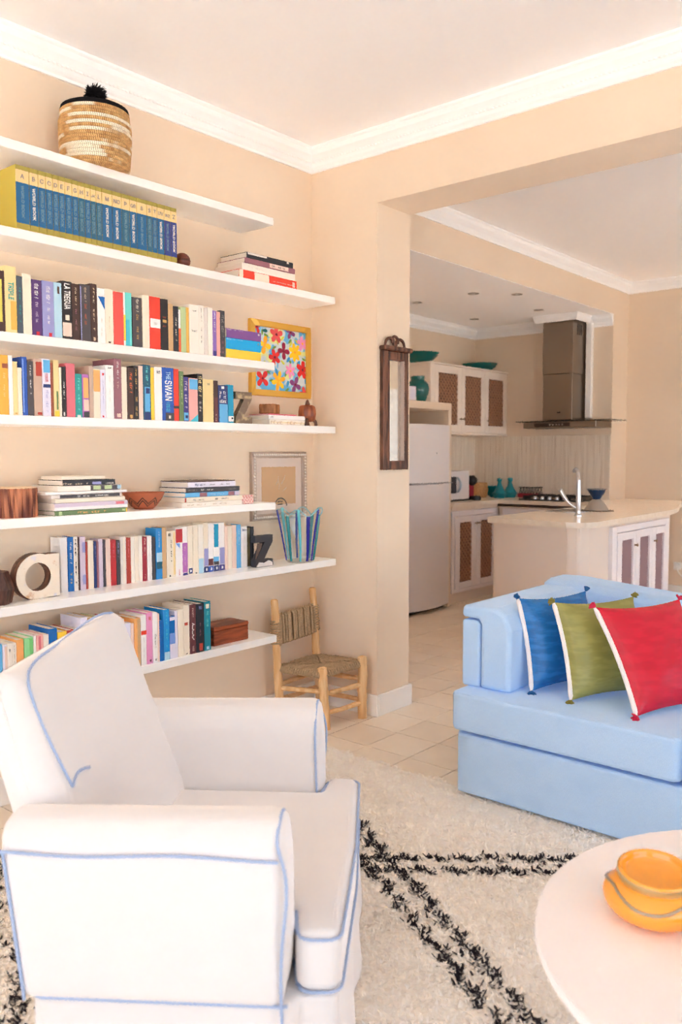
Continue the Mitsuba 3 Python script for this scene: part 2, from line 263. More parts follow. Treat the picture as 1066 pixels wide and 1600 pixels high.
BOOKS_6 = [
    (1.9802, 0.0344, 0.241, 'white', 'thick white book', []),
    (2.0157, 0.0274, 0.241, 'blue', 'blue book with white lettering', [('glyph', 0.48, 0.9, 0.45, 'white'), ('glyph', 0.12, 0.34, 0.45, 'straw')]),
    (2.0446, 0.0219, 0.241, 'ivory', 'ivory book with ragged black print', [('glyph', 0.05, 0.95, 0.45, 'ink')]),
    (2.0672, 0.008, 0.237, 'umber', 'very thin dark brown book', []),
    (2.0759, 0.0277, 0.238, 'lilac', 'pale lilac book', [('band', 0.7, 0.9, 0.4, 0.95, 'lavender'), ('band', 0.1, 0.28, 0.4, 0.95, 'lavender')]),
    (2.1059, 0.0088, 0.212, 'brick', 'very thin brick red book', []),
    (2.116, 0.0285, 0.219, 'cream', 'cream book', []),
    (2.1459, 0.0135, 0.212, 'navy', 'slim navy book', [('glyph', 0.65, 0.9, 0.4, 'lavender')]),
    (2.1605, 0.0094, 0.211, 'mauve', 'very thin mauve book', []),
    (2.1713, 0.0223, 0.22, 'lilac', 'slim lilac white book', []),
    (2.1947, 0.0126, 0.215, 'charcoal', 'slim charcoal book', [('glyph', 0.6, 0.9, 0.4, 'mauve')]),
    (2.2086, 0.0265, 0.218, 'blush', 'peach coloured book', []),
    (2.2361, 0.0296, 0.211, 'crimson', 'red book with pink lettering', [('glyph', 0.6, 0.93, 0.4, 'rose')]),
    (2.2672, 0.0177, 0.207, 'charcoal', 'slim dark grey book', [('glyph', 0.6, 0.95, 0.5, 'lavender')]),
    (2.2878, 0.031, 0.222, 'pearl', 'pale grey book', [('band', 0.02, 0.98, 0.4, 0.75, 'cream')]),
    (2.3198, 0.0245, 0.214, 'brick', 'brick red book', [('glyph', 0.55, 0.95, 0.4, 'rose')]),
    (2.3461, 0.0219, 0.218, 'ivory', 'slim ivory book', []),
    (2.3688, 0.0213, 0.218, 'cream', 'slim cream book', []),
    (2.391, 0.0206, 0.219, 'ivory', 'slim ivory white book', []),
    (2.4127, 0.0246, 0.211, 'wine', 'crimson book with white lettering', [('glyph', 0.55, 0.97, 0.4, 'blush'), ('glyph', 0.05, 0.16, 0.3, 'blush')]),
    (2.4387, 0.0273, 0.215, 'white', 'slim white book', [('band', 0.02, 0.98, 0.45, 0.6, 'pearl')]),
    (2.4671, 0.0208, 0.207, 'charcoal', 'slim dark charcoal book', []),
    (2.4906, 0.0352, 0.248, 'azure', 'tall bright blue book', [('band', 0.34, 0.52, 0.05, 0.95, 'iceblue'), ('band', 0.2, 0.34, 0.05, 0.95, 'deepteal'), ('glyph', 0.62, 0.95, 0.3, 'iceblue')]),
    (2.5271, 0.0274, 0.249, 'tan', 'tan book', []),
    (2.5555, 0.0508, 0.229, 'cream', 'cream book with black title', [('glyph', 0.3, 0.8, 0.18, 'ink'), ('glyphh', 0.88, 0.97, 0.15, 0.5, 'umber'), ('band', 0.05, 0.98, 0.75, 0.98, 'straw'), ('band', 0.02, 0.05, 0.25, 0.4, 'ink')]),
    (2.6083, 0.0436, 0.24, 'white', 'white book with a red top', [('band', 0.7, 0.98, 0.03, 0.97, 'crimson'), ('tri', 0.58, 0.69, 0.0, 0.6, 'periwinkle'), ('glyph', 0.02, 0.15, 0.2, 'red')]),
    (2.6524, 0.0331, 0.244, 'white', 'white book with a purple lower half', [('band', 0.06, 0.67, 0.03, 0.97, 'orchid'), ('glyph', 0.15, 0.6, 0.2, 'blush'), ('band', 0.0, 0.05, 0.1, 0.95, 'indigo')]),
    (2.6869, 0.0318, 0.247, 'cream', 'cream book with a navy square at the foot', [('band', 0.02, 0.13, 0.15, 0.85, 'navy'), ('band', 0.05, 0.1, 0.35, 0.65, 'white')]),
    (2.7202, 0.0313, 0.247, 'cream', 'cream book with a dark dot at the foot', [('band', 0.01, 0.03, 0.35, 0.65, 'ink')]),
    (2.753, 0.0336, 0.25, 'ivory', 'ivory book with a bluish foot', [('band', 0.0, 0.3, 0.05, 0.95, 'iceblue')]),
    (2.7881, 0.0311, 0.256, 'cream', 'cream book with a blue emblem and grey picture', [('band', 0.13, 0.48, 0.1, 0.95, 'lavender'), ('band', 0.0, 0.12, 0.0, 1, 'navy'), ('band', 0.03, 0.09, 0.4, 0.7, 'white')]),
    (2.8206, 0.0329, 0.25, 'white', 'white book with a maroon band and blue emblem', [('band', 0.13, 0.27, 0.03, 0.97, 'maroon'), ('band', 0.0, 0.12, 0.0, 1, 'royal'), ('band', 0.03, 0.09, 0.4, 0.7, 'white')]),
    (2.855, 0.0373, 0.249, 'white', 'white book with a turquoise upper half', [('band', 0.5, 0.98, 0.12, 0.9, 'cyanblue'), ('band', 0.2, 0.3, 0.03, 0.97, 'skyblue'), ('band', 0.13, 0.2, 0.03, 0.97, 'charcoal'), ('band', 0.0, 0.12, 0.0, 1, 'navy'), ('band', 0.03, 0.09, 0.4, 0.7, 'white')]),
    (2.8938, 0.0383, 0.249, 'white', 'white book with a blue foot and grey photo', [('band', 0.13, 0.48, 0.1, 0.95, 'lavender'), ('band', 0.0, 0.12, 0.0, 1, 'indigo'), ('band', 0.03, 0.09, 0.4, 0.7, 'white')]),
    (2.9333, 0.0206, 0.228, 'blush', 'slim peach book', []),
    (2.9554, 0.0289, 0.228, 'cream', 'pale cream book', []),
    (2.9859, 0.0308, 0.23, 'blush', 'pale peach cream book', []),
    (3.0183, 0.028, 0.231, 'skyblue', 'sky blue book', [('glyph', 0.5, 0.9, 0.25, 'white')]),
    (3.0477, 0.0436, 0.219, 'white', 'white book with two blue stamps', [('glyphh', 0.88, 0.95, 0.15, 0.95, 'navy'), ('glyph', 0.2, 0.8, 0.25, 'pearl')]),
    (3.0933, 0.0239, 0.208, 'olive', 'olive book', []),
    (3.1189, 0.0225, 0.213, 'ink', 'slim black book', []),
]
BOOKS_7 = [
    (1.6066, 0.0243, 0.218, 'skyblue', 'sky blue book', []),
    (1.6318, 0.0201, 0.212, 'cloud', 'slim white and pink book', [('band', 0.0, 0.97, 0.45, 0.95, 'blush')]),
    (1.653, 0.0197, 0.214, 'ivory', 'ivory book with a faint dot', [('band', 0.85, 0.9, 0.3, 0.6, 'grey')]),
    (1.6737, 0.018, 0.213, 'ivory', 'ivory book with small print', [('glyph', 0.6, 0.95, 0.3, 'grey')]),
    (1.6934, 0.0297, 0.223, 'apricot', 'orange book', []),
    (1.7258, 0.0377, 0.225, 'green', 'light green book', [('band', 0.0, 0.98, 0.55, 0.95, 'leaf')]),
    (1.765, 0.0127, 0.227, 'white', 'slim white book', []),
    (1.7789, 0.0299, 0.228, 'pink', 'pink book', [('band', 0.0, 0.98, 0.3, 0.6, 'rose')]),
    (1.8097, 0.0251, 0.224, 'ivory', 'plain ivory book', []),
    (1.8365, 0.0373, 0.244, 'blue', 'tall blue book', []),
    (1.8764, 0.0427, 0.224, 'yellow', 'yellow book', []),
    (1.9207, 0.0322, 0.225, 'brick', 'brick red edged book', []),
    (1.9543, 0.0298, 0.222, 'cream', 'tan paged cream book', []),
    (1.9846, 0.0328, 0.269, 'cloud', 'tall lilac white book', []),
    (2.0195, 0.0333, 0.264, 'tan', 'tan book', []),
    (2.0548, 0.0338, 0.256, 'sage', 'olive tinted book', []),
    (2.0907, 0.0343, 0.249, 'cream', 'cream paged book', []),
    (2.1271, 0.0379, 0.241, 'crimson', 'red edged book', []),
    (2.1663, 0.0412, 0.231, 'ivory', 'ivory book behind the armchair back', [('band', 0.6, 0.95, 0.1, 0.4, 'pearl')]),
    (2.2093, 0.0311, 0.209, 'cloud', 'short lilac white book', []),
    (2.2413, 0.0173, 0.204, 'blush', 'slim short peach book', []),
    (2.2605, 0.0308, 0.224, 'apricot', 'peach and tan book', [('band', 0.0, 0.98, 0.5, 0.95, 'tan')]),
    (2.2958, 0.0303, 0.233, 'white', 'white book with a red band', [('band', 0.61, 0.69, 0.0, 1, 'vermilion'), ('glyph', 0.1, 0.55, 0.25, 'pearl')]),
    (2.3281, 0.0333, 0.24, 'orchidpink', 'bright pink book', [('band', 0.85, 0.92, 0.35, 0.75, 'rose'), ('band', 0.04, 0.08, 0.45, 0.7, 'maroon')]),
    (2.3628, 0.0262, 0.236, 'white', 'white book with grey print', [('glyph', 0.28, 0.56, 0.5, 'grey'), ('band', 0.04, 0.08, 0.4, 0.7, 'grey')]),
    (2.3898, 0.0125, 0.227, 'blush', 'very thin peach book', []),
    (2.403, 0.0189, 0.195, 'blue', 'short strong blue book', []),
    (2.4239, 0.0332, 0.241, 'azure', 'turquoise blue book', [('glyph', 0.2, 0.95, 0.3, 'cyan'), ('band', 0.0, 0.16, 0.05, 0.95, 'iceblue')]),
    (2.4579, 0.0328, 0.204, 'blue', 'blue book with a white lower half', [('band', 0.0, 0.35, 0.03, 0.97, 'cloud'), ('band', 0.35, 0.6, 0.03, 0.97, 'periwinkle'), ('band', 0.9, 0.98, 0.05, 0.95, 'cloud')]),
    (2.4925, 0.0172, 0.225, 'cloud', 'slim lilac white book by a blue one', []),
    (2.5113, 0.0297, 0.229, 'cream', 'cream book beside the lilac one', []),
    (2.5428, 0.0382, 0.243, 'cream', 'cream book with a small red mark', [('band', 0.6, 0.66, 0.2, 0.7, 'brick'), ('band', 0.02, 0.04, 0.4, 0.6, 'umber')]),
    (2.5834, 0.0373, 0.243, 'maroon', 'dark maroon book with white script', [('glyph', 0.73, 0.92, 0.3, 'blush'), ('script', 0.28, 0.62, 0.6, 'white'), ('glyph', 0.05, 0.16, 0.3, 'blush')]),
    (2.6223, 0.0498, 0.24, 'ink', 'black book with red foot emblem', [('glyphh', 0.87, 0.97, 0.35, 0.75, 'lavender'), ('glyph', 0.3, 0.6, 0.2, 'mauve'), ('band', 0.03, 0.18, 0.35, 0.75, 'brick')]),
    (2.6742, 0.0406, 0.244, 'turquoise', 'teal book with a white dot', [('band', 0.86, 0.95, 0.25, 0.75, 'cream'), ('glyph', 0.45, 0.8, 0.4, 'aqua'), ('band', 0.02, 0.08, 0.3, 0.7, 'iceblue')]),
]
ENCYCLOPEDIA_EDGES = [1.7398, 1.7975, 1.836, 1.8691, 1.9002, 1.9262, 1.9557, 1.9881, 2.0176, 2.0483, 2.076, 2.1032, 2.1316, 2.1832, 2.2305, 2.2733, 2.3112, 2.3648, 2.3954, 2.4225, 2.4618, 2.4996, 2.5339]
# ------------------------------------------------------------------ the room
XL, YW, XR, YB = -3.384, 3.729, 2.6, 8.93
YF, XK, YK, XBH = -3.2, -5.18, 8.53, -3.528        # front wall, kitchen wall, kitchen back wall, bulkhead face
ZC, ZD, ZK = 3.27, 3.32, 2.95                       # ceilings: living, dining, kitchen alcove
JX, YJ, ZB = -2.898, 4.04, 2.886                    # jamb face, beam's far face, beam underside
struct('ground', box(-25, 25, -25, 30, -.5, -.06), STONE)
struct('floor', box(-5.35, 2.8, -3.35, 9.1, -.06, -.004), GROUT)
# floor tiles: one by one where they show, the rest of the field as one
P = .265; T0 = [box(.0025, P-.0025, .0025, P-.0025, -.004, dz, .0012) for dz in (0, .0004, .0008)]
tiles = [mikit.ply(t) for t in T0]; rest = []
for i in range(-11, 19):
    for j in range(-22, 22):
        x, y = -2.375+i*P, 3.31+j*P
        if x < -5.3 or x > 2.55 or y < -3.2 or y > 8.7: continue
        if -4.5 < x < -1.85 and 2.9 < y < 6.9 and not (x < -3.1 and y < 3.9):
            put('tile', tiles[(i*7+j*3) % 3], TILE, 'floor', to=T().translate([x, y, 0]))
        else: rest.append(quad((x+.0015, y+.0015, 0), (x+P-.0015, y+.0015, 0), (x+P-.0015, y+P-.0015, 0), (x+.0015, y+P-.0015, 0)))
put('tile_field', join(*rest), TILE, 'floor', kind='stuff')
struct('wall_left', box(XL-.15, XL, YF-.15, YW, 0, ZC), WALL)
struct('wall_back', prism_xz([(-5.33, 0), (JX, 0), (JX, ZB), (2.75, ZB), (2.75, 3.4), (-5.33, 3.4)], YW, YJ), WALL)
def holed(u0, u1, z1, holes):      # wall outline with openings: list of (ua, ub, za, zb)
    return [(u0, 0), (u1, 0), (u1, z1), (u0, z1)], [[(a, c), (b, c), (b, d), (a, d)] for a, b, c, d in holes]
RH = [(-.9, 2.5, .02, 2.6), (4.5, 8.2, .02, 2.5)]
o, h = holed(YF-.15, YB+.15, 3.4, RH)
struct('wall_right', axes(poly_prism(o, .15, h), Y_, Z_, X_, (XR, 0, 0)), WALL)
FH = [(-3.2, 2.4, .02, 3.0)]
o, h = holed(XL-.15, XR+.15, 3.4, FH)
struct('wall_front', axes(poly_prism(o, .15, h), X_, Z_, Y_, (0, YF-.15, 0)), WALL)
struct('wall_dining', box(XBH, 2.75, YB, YB+.15, 0, 3.4), WALL)
struct('wall_kitchen_back', box(-5.33, XBH, YK, YB+.15, 0, 3.4), WALL)
struct('wall_kitchen_left', box(-5.33, XK, YJ, YK, 0, 3.4), WALL)
struct('wall_bulkhead', box(XBH-.12, XBH, YJ, YK, ZK, 3.4), WALL)
struct('ceiling_living', box(XL-.15, 2.75, YF-.15, YW, ZC, ZC+.1), CEIL)
struct('ceiling_dining', box(XBH, 2.75, YJ, YB+.15, ZD, ZD+.1), CEIL)
struct('ceiling_kitchen', box(-5.33, XBH-.0015, YJ, YK, ZK-.004, ZK), CEIL)
struct('ceiling_void', box(-5.33, XBH-.12, YJ, YK, ZK, ZK+.1), CEIL)
def frame_parts(root, a, b, c, d, n, ax, w0):     # white glazed-door frame in an opening: stiles, rails, mullions
    def bx(u0, u1, z0, z1): return box(w0, w0+.06, u0, u1, z0, z1, .004) if ax == 'x' else box(u0, u1, w0, w0+.06, z0, z1, .004)
    put('frame', join(bx(a, a+.07, c, d), bx(b-.07, b, c, d), bx(a, b, d-.07, d)), PAINT, root)
    for i in range(1, n): u = a+(b-a)*i/n; put('mullion', bx(u-.05, u+.05, c, d), PAINT, root)
for i, (a, b, c, d) in enumerate(RH):
    k = tag(key_for(f'window_{i+1}'), kind='structure'); frame_parts(k, a, b, c, d, 3, 'x', XR+.05)
k = tag(key_for('window_3'), kind='structure'); frame_parts(k, *FH[0], 4, 'y', YF-.11)
# white door on the dining wall, seen in the mirror
d1 = tag(key_for('door_1'), kind='structure')
put('leaf', box(-.1, 1.45, YB-.045, YB, .0, 2.36, .003), PAINT, d1)
for x0, x1 in ((.0, .62), (.72, 1.35)):
    for z0, z1 in ((.15, 1.25), (1.37, 2.26)): put('panel', box(x0, x1, YB-.06, YB-.04, z0, z1, .008), PAINT, d1)
# cornices: profile in (out, down) from the ceiling/wall edge
def cornice(name, p0, p1, out, zc, hgt, wid, m=CROWN, s0=0, s1=0):
    """Runs p0 -> p1 on a wall whose room side is 'out'; s0, s1 = +1 mitres in, -1 mitres out, 0 square."""
    prof = [(0, 0), (wid, 0), (wid, -.012), (wid*.86, -.02), (wid*.80, -.045), (wid*.55, -.068), (wid*.40, -.078), (wid*.36, -hgt+.028), (wid*.30, -hgt+.02), (.012, -hgt+.012), (.012, -hgt), (0, -hgt)]
    p0, p1, out = np.array(p0, float), np.array(p1, float), np.array(out, float)
    d = (p1-p0)/np.linalg.norm(p1-p0); v = []
    for q, s in ((p0, s0), (p1, -s1)):
        for a, b in prof: v.append(list(q+out*a+d*a*s)+[zc+b])
    n = len(prof); f = []
    for i in range(n):
        j = (i+1) % n; f += [[i, j, n+j], [i, n+j, n+i]]
    cap = [(0, i, i+1) for i in range(1, n-1)]
    f += [list(c) for c in cap]+[[n+a, n+c, n+b] for a, b, c in cap]
    mm = mesh(v, f); mm.fix_normals()
    return struct(name, mm, m)
WD = .055
t1 = cornice('trim_1', (XL, YF), (XL, YW), (1, 0), ZC, .13, WD+.01, s0=1, s1=1)
t2 = cornice('trim_2', (XL, YW), (XR, YW), (0, -1), ZC, .13, WD+.01, s0=1, s1=1)
bead = trimesh.creation.icosphere(subdivisions=1, radius=.0085); bead.apply_scale((.6, 1, .8))
put('bead', join(*[bead.copy().apply_translation((XL+.034, y, ZC-.082)) for y in np.arange(.9, YW-.06, .022)]), CROWN, t1, kind='stuff', smooth=True)
put('bead', join(*[axes(bead, Y_, X_, Z_, (x, YW-.034, ZC-.082)) for x in np.arange(XL+.06, .6, .022)]), CROWN, t2, kind='stuff', smooth=True)
cornice('trim_3', (XBH, YJ), (XBH, YB), (1, 0), ZD, .115, WD, s0=0, s1=1)
cornice('trim_4', (XBH, YB), (XR, YB), (0, -1), ZD, .115, WD, s0=1, s1=0)
cornice('trim_5', (XK, YJ), (XK, YK), (1, 0), ZK, .12, .075, s1=1)
cornice('trim_6', (XK, YK), (-4.19, YK), (0, -1), ZK, .12, .075, s0=1, s1=0)
cornice('trim_7', (-3.80, YK), (XBH, YK), (0, -1), ZK, .12, .075)
cornice('trim_8', (-4.19, 8.17), (-3.785, 8.17), (0, -1), ZK, .045, .05, s0=-1, s1=-1)
cornice('trim_9', (-3.785, 8.17), (-3.785, YK), (1, 0), ZK, .045, .05, s0=-1)
# skirting boards
def skirt(name, x0, x1, y0, y1): struct(name, box(x0, x1, y0, y1, 0, .125, .004), PAINT)
skirt('baseboard_left', XL, XL+.016, YF, YW-.016); skirt('baseboard_back', XL, JX+.016, YW-.016, YW)
skirt('baseboard_jamb', JX, JX+.016, YW, YJ+.016); skirt('baseboard_dining', XBH, -.1, YB-.016, YB)
skirt('baseboard_kitchen', -5.0, JX, YJ, YJ+.016)
# recessed ceiling spots in the alcove
for i, (x, y) in enumerate(((-4.04, 6.61), (-4.68, 6.64), (-4.78, 7.85), (-4.0, 7.79), (-3.76, 6.9))):
    s = thing('ceiling_spot', ('recessed spot in kitchen ceiling nearest the beam', 'recessed spot in kitchen ceiling by the pillar edge', 'recessed spot in kitchen ceiling above the corner of wall cabinets', 'recessed spot in kitchen ceiling nearest the range hood', 'recessed spot in kitchen ceiling close under the dining bulkhead')[i], 'ceiling light', 'recessed spots in the kitchen ceiling')
    put('ring', lathe([(.028, -.001), (.05, -.001), (.05, -.006), (.03, -.009), (.028, -.001)], 24, (x, y, ZK)), SILVER, s, True)
    put('lens', lathe([(0, -.002), (.029, -.002), (.029, -.0015)], 20, (x, y, ZK)), mat('lens', (190, 186, 178), .3), s)

# ------------------------------------------------------------------ wall shelves
XS = -3.14
SHELF = {1: 2.729, 2: 2.391, 3: 1.984, 4: 1.661, 5: 1.249, 6: .900, 7: .535}
ORD = {1: 'top', 2: 'second', 3: 'third', 4: 'fourth', 5: 'fifth', 6: 'sixth', 7: 'lowest'}
HOLD = {1: 'a lidded basket', 2: 'the encyclopedia set', 3: 'books and three flat bright boxes', 4: 'a full book row below the flower painting', 5: 'two book piles and a bowl', 6: 'books and the striped glass vase', 7: 'books and a wooden box'}
for i, z in SHELF.items():
    put('wall_shelf', box(XL, XS, .5, 3.655 if i % 2 == 0 else 3.165, z-.038, z, .0022), GLOSSW,
        label=f'white floating shelf, {ORD[i]} of seven, carrying {HOLD[i]}', cat='shelf', group='white wall shelves')
# ------------------------------------------------------------------ books
PAL = dict(umber=(70, 46, 40), lime=(206, 196, 88), straw=(238, 212, 152), teal=(42, 150, 146), ochre=(226, 180, 84), slate=(72, 84, 96), cream=(238, 226, 206), purple=(84, 52, 112), white=(242, 238, 236),
 lilac=(212, 196, 214), red=(204, 44, 58), lavender=(150, 150, 200), iceblue=(178, 214, 232), black=(34, 28, 30), blush=(234, 206, 192), sand=(206, 184, 158), mauve=(150, 98, 110), graphite=(74, 68, 72), rust=(160, 84, 58),
 blue=(14, 100, 178), coral=(226, 84, 76), yellow=(248, 204, 62), aqua=(112, 212, 206), cyan=(70, 190, 210), gold=(196, 156, 92), vermilion=(232, 66, 46), tan=(206, 168, 122), ink=(34, 36, 44), orange=(232, 110, 62),
 sage=(188, 204, 152), ivory=(240, 232, 220), grey=(140, 134, 130), pearl=(222, 212, 206), violet=(140, 104, 182), indigo=(62, 52, 128), pink=(232, 172, 166), charcoal=(62, 58, 64), amber=(232, 174, 68), royal=(38, 86, 178),
 periwinkle=(118, 152, 220), taupe=(196, 168, 150), brick=(178, 62, 48), cloud=(226, 222, 238), skyblue=(98, 176, 224), navy=(34, 52, 110), moss=(104, 128, 84), rose=(216, 112, 124), orchid=(182, 108, 184), apricot=(240, 174, 104),
 deepteal=(26, 86, 110), cyanblue=(14, 150, 190), maroon=(100, 50, 54), wine=(158, 34, 52), crimson=(186, 40, 46), azure=(28, 138, 208), olive=(110, 100, 72), green=(142, 214, 150), leaf=(120, 200, 120), orchidpink=(228, 150, 192),
 turquoise=(18, 128, 146), umbra=(90, 70, 60), boxblue=(0, 164, 224), boxviolet=(126, 76, 148))
PLAIN = dict(umber='dark brown', slate='slate', graphite='graphite', ink='black', charcoal='charcoal', sage='sage', moss='moss green', cloud='lilac white', royal='royal blue', deepteal='teal', cyanblue='turquoise', azure='blue',
 iceblue='ice blue', blush='peach', wine='crimson', brick='brick red', vermilion='red', coral='coral', skyblue='sky blue', orchidpink='bright pink', amber='golden', straw='straw', aqua='turquoise', orchid='sunset')
BK = {k: mat('book_'+k, v, .42) for k, v in PAL.items()}
PAGES = mat('pages', (232, 222, 208), .9, spec=.1)
def book_cover(w, h, d):
    t = .0016; c = min(.0022, w*.25)
    o = [(-d, 0), (-c, 0), (-.0004, c*.6), (0, w/2), (-.0004, w-c*.6), (-c, w), (-d, w)]
    i = [(-d, w-t), (-c-t, w-t), (-t-.001, w/2), (-c-t, t), (-d, t)]
    return poly_prism(o+i, h)
_gl = random.Random(3)
def glyph_strip(n, rows=1):
    """Unit strip 0..1 along x, 0..1 along y: small letter-like marks too small in the photo to read."""
    ms = []
    for r in range(rows):
        x = 0.0
        while x < 1-.4/n:
            w = (.45+.5*_gl.random())/n
            if _gl.random() < .86:
                y0, y1 = (r+.12)/rows, (r+.88-.25*_gl.random())/rows
                ms += [box(x, x+w*.3, y0, y1, 0, .0008), box(x+w*.3, x+w*.78, y1-.16/rows, y1, 0, .0008)]
                if _gl.random() < .6: ms.append(box(x+w*.3, x+w*.75, y0, y0+.15/rows, 0, .0008))
            x += w+.12/n
    return mikit.ply(join(*ms))
GL = [glyph_strip(n) for n in (9, 13, 17)]; GL3 = glyph_strip(5, 3)
def spine_to(x, y, z, sx, sy, vertical=True):
    """Marks drawn in xy onto a spine that faces +x; vertical ones read downwards."""
    A = np.eye(4)
    if vertical: A[:3, 0], A[:3, 1], A[:3, 2] = (0, 0, -sx), (0, sy, 0), (1, 0, 0)
    else: A[:3, 0], A[:3, 1], A[:3, 2] = (0, sx, 0), (0, 0, sy), (1, 0, 0)
    A[:3, 3] = (x, y, z); return T(A)
UNIT = mikit.ply(box(0, 1, 0, 1, 0, 1))
def unit_to(x0, x1, y0, y1, z0, z1): return T().translate([x0, y0, z0]).scale([x1-x0, y1-y0, z1-z0])
TXT = {}
def lettering(s):
    if s not in TXT:
        m = meshkit.text_mesh(s, 1.0, .0009, True); b = m.bounds; m.apply_translation((-b[0][0], -b[0][1], 0))
        TXT[s] = (mikit.ply(m), b[1][0]-b[0][0], b[1][1]-b[0][1])
    return TXT[s]
def decorate(k, x, y, z, w, h, dec):
    e = .0007
    for j, d in enumerate(dec):
        x1 = x+.0003+j*.0001
        if d[0] == 'band': put('spine_band', UNIT, BK[d[5]], k, to=unit_to(x-.0012, x1+e, y+w*max(d[3], .03), y+w*min(d[4], .97), z+h*d[1]+.0004, z+h*d[2]))
        elif d[0] == 'glyph': put('title', GL[j % 3], BK[d[4]], k, to=spine_to(x1, y+w*(.5-d[3]/2), z+h*d[2], h*(d[2]-d[1]), w*d[3]))
        elif d[0] == 'glyph3': put('title', GL3, BK[d[4]], k, to=spine_to(x1, y+w*(.5-d[3]/2), z+h*d[1], w*d[3], h*(d[2]-d[1]), False))
        elif d[0] == 'glyphh': put('title', GL[0], BK[d[5]], k, to=spine_to(x1, y+w*d[3], z+h*d[1], w*(d[4]-d[3]), h*(d[2]-d[1]), False))
        elif d[0] == 'text':
            pl, tw, th = lettering(d[1])
            put('title', pl, BK[d[5]], k, to=spine_to(x1, y+w*(.5-d[4]/2)+w*.02, z+h*d[3], h*(d[3]-d[2])/tw, w*d[4]/th))
        elif d[0] in ('tri', 'tri2'):
            za, zb, ya, yb = z+h*d[1], z+h*d[2], y+w*d[3], y+w*d[4]
            p = [(ya, zb), (yb, za), (yb, zb)] if d[0] == 'tri' else [(ya, za), (yb, za), (yb, zb)]
            put('spine_band', prism_yz(p, x-.001, x1+e), BK[d[5]], k)
        elif d[0] == 'script':
            q = spline([(0, .2), (.1, .9), (.2, .3), (.35, .35), (.4, .7), (.5, .3), (.65, .35), (.7, .75), (.8, .3), (1, .8)], 40)
            q = np.c_[np.full(40, x1), y+w*(.5-d[3]/2)+w*d[3]*q[:, 1], z+h*d[2]-h*(d[2]-d[1])*q[:, 0]]
            put('title', tube(q, .0016, 5), BK[d[4]], k)
seen_labels = set()
def uniq(s):
    assert s not in seen_labels, s
    assert 4 <= len(s.split()) <= 16, s
    seen_labels.add(s); return s
def book_row(rows, x, z, depth, shelf):
    prev = None; names = []
    for n, (y, w, h, col, desc, dec) in enumerate(rows):
        dx = 0 if w > .05 else -RNG.random()*.005
        d = depth-RNG.random()*.02
        g = PLAIN.get(col, col)
        rel = f'right of {prev}' if prev else 'at the left end'
        lab = f'{desc}, {rel}, {ORD[shelf]} shelf'
        if len(lab.split()) > 16: lab = f'{desc}, {ORD[shelf]} shelf'
        if lab in seen_labels: lab = f'{desc}, {rel}, place {n+1}, {ORD[shelf]} shelf'
        k = thing('book', uniq(lab), 'book', f'books standing on the {ORD[shelf]} shelf')
        prev = f'{g} book'
        put('cover', axes(book_cover(w, h, d), X_, Y_, Z_, (x+dx, y, z)), BK[col], k, 35)
        put('pages', box(x+dx-d+.002, x+dx-.0035, y+.0012, y+w-.0012, z+.001, z+h-.003), PAGES, k)
        decorate(k, x+dx, y, z, w, h, dec)
book_row(BOOKS_3, -3.155, SHELF[3], .165, 3)
book_row(BOOKS_4, -3.155, SHELF[4], .165, 4)
book_row(BOOKS_6, -3.285, SHELF[6], .092, 6)
book_row(BOOKS_7, -3.15, SHELF[7], .17, 7)
# encyclopedia set
OLIVE = mat('olive_cover', (186, 168, 66), .5); OLIVE2 = mat('olive_band', (164, 148, 66), .5); CREAMB = mat('cream_band', (228, 200, 142), .5)
EB = [mat('encyc_blue', (34, 96, 142), .45), mat('encyc_teal', (44, 98, 126), .45), mat('encyc_indigo', (50, 62, 130), .45)]
DIM = mat('dim_print', (112, 146, 158), .5); BRIGHT = mat('bright_print', (236, 228, 212), .5); LETTER = mat('volume_letter', (142, 128, 132), .5)
VOL = ['A', 'B', 'C', 'C', 'D', 'E', 'F', 'G', 'H', 'I', 'JK', 'L', 'M', 'NO', 'P', 'QR', 'S', 'S', 'T', 'UV', 'WZ', 'Z']
E_ = ENCYCLOPEDIA_EDGES
for i in range(22):
    y, w = E_[i]+.0006, E_[i+1]-E_[i]-.0012; x, z, h = -3.147, SHELF[2], .249
    L_ = VOL[i]; twin = 'first ' if VOL[min(i+1, 21)] == L_ and i < 21 else ('second ' if VOL[i-1] == L_ else '')
    where = 'leftmost of the set' if i == 0 else ('rightmost, beside the dark ball' if i == 21 else f'right of volume {VOL[i-1]}')
    k = thing('encyclopedia_volume', uniq(f'{twin}blue and olive encyclopedia volume lettered {" ".join(L_)}, {where}'), 'book', 'encyclopedia volumes on the second shelf')
    put('cover', axes(book_cover(w, h-.004, .175), X_, Y_, Z_, (x, y, z+.004)), OLIVE, k, 35)
    put('pages', box(x-.172, x-.0035, y+.0012, y+w-.0012, z, z+h-.004), PAGES, k)
    blue = EB[1] if i in (8, 10, 11, 14, 17) else (EB[2] if i >= 20 else EB[0])
    bright = BRIGHT if i in (1, 12, 13, 15, 19, 21) else DIM
    B = lambda n, za, zb, m: put(n, UNIT, m, k, to=unit_to(x-.001, x+.0008, y+.0006, y+w-.0006, z+h*za, z+h*zb))
    B('spine_foot', .02, .105, OLIVE2); B('spine_panel', .105, .735, blue); B('spine_label', .735, .93, CREAMB); B('spine_head', .93, 1.0, OLIVE2)
    pl, tw, th = lettering('WORLD BOOK'); put('title', pl, bright, k, to=spine_to(x+.0007, y+w/2-.0065, z+h*.69, h*.5/tw, .013/th))
    pl, tw, th = lettering(VOL[i]); s = min(.018, w*.75*th/tw) ; put('volume_letter', pl, LETTER, k, to=spine_to(x+.0007, y+w/2-s*tw/th/2, z+h*.80, s/th, s/th, False))
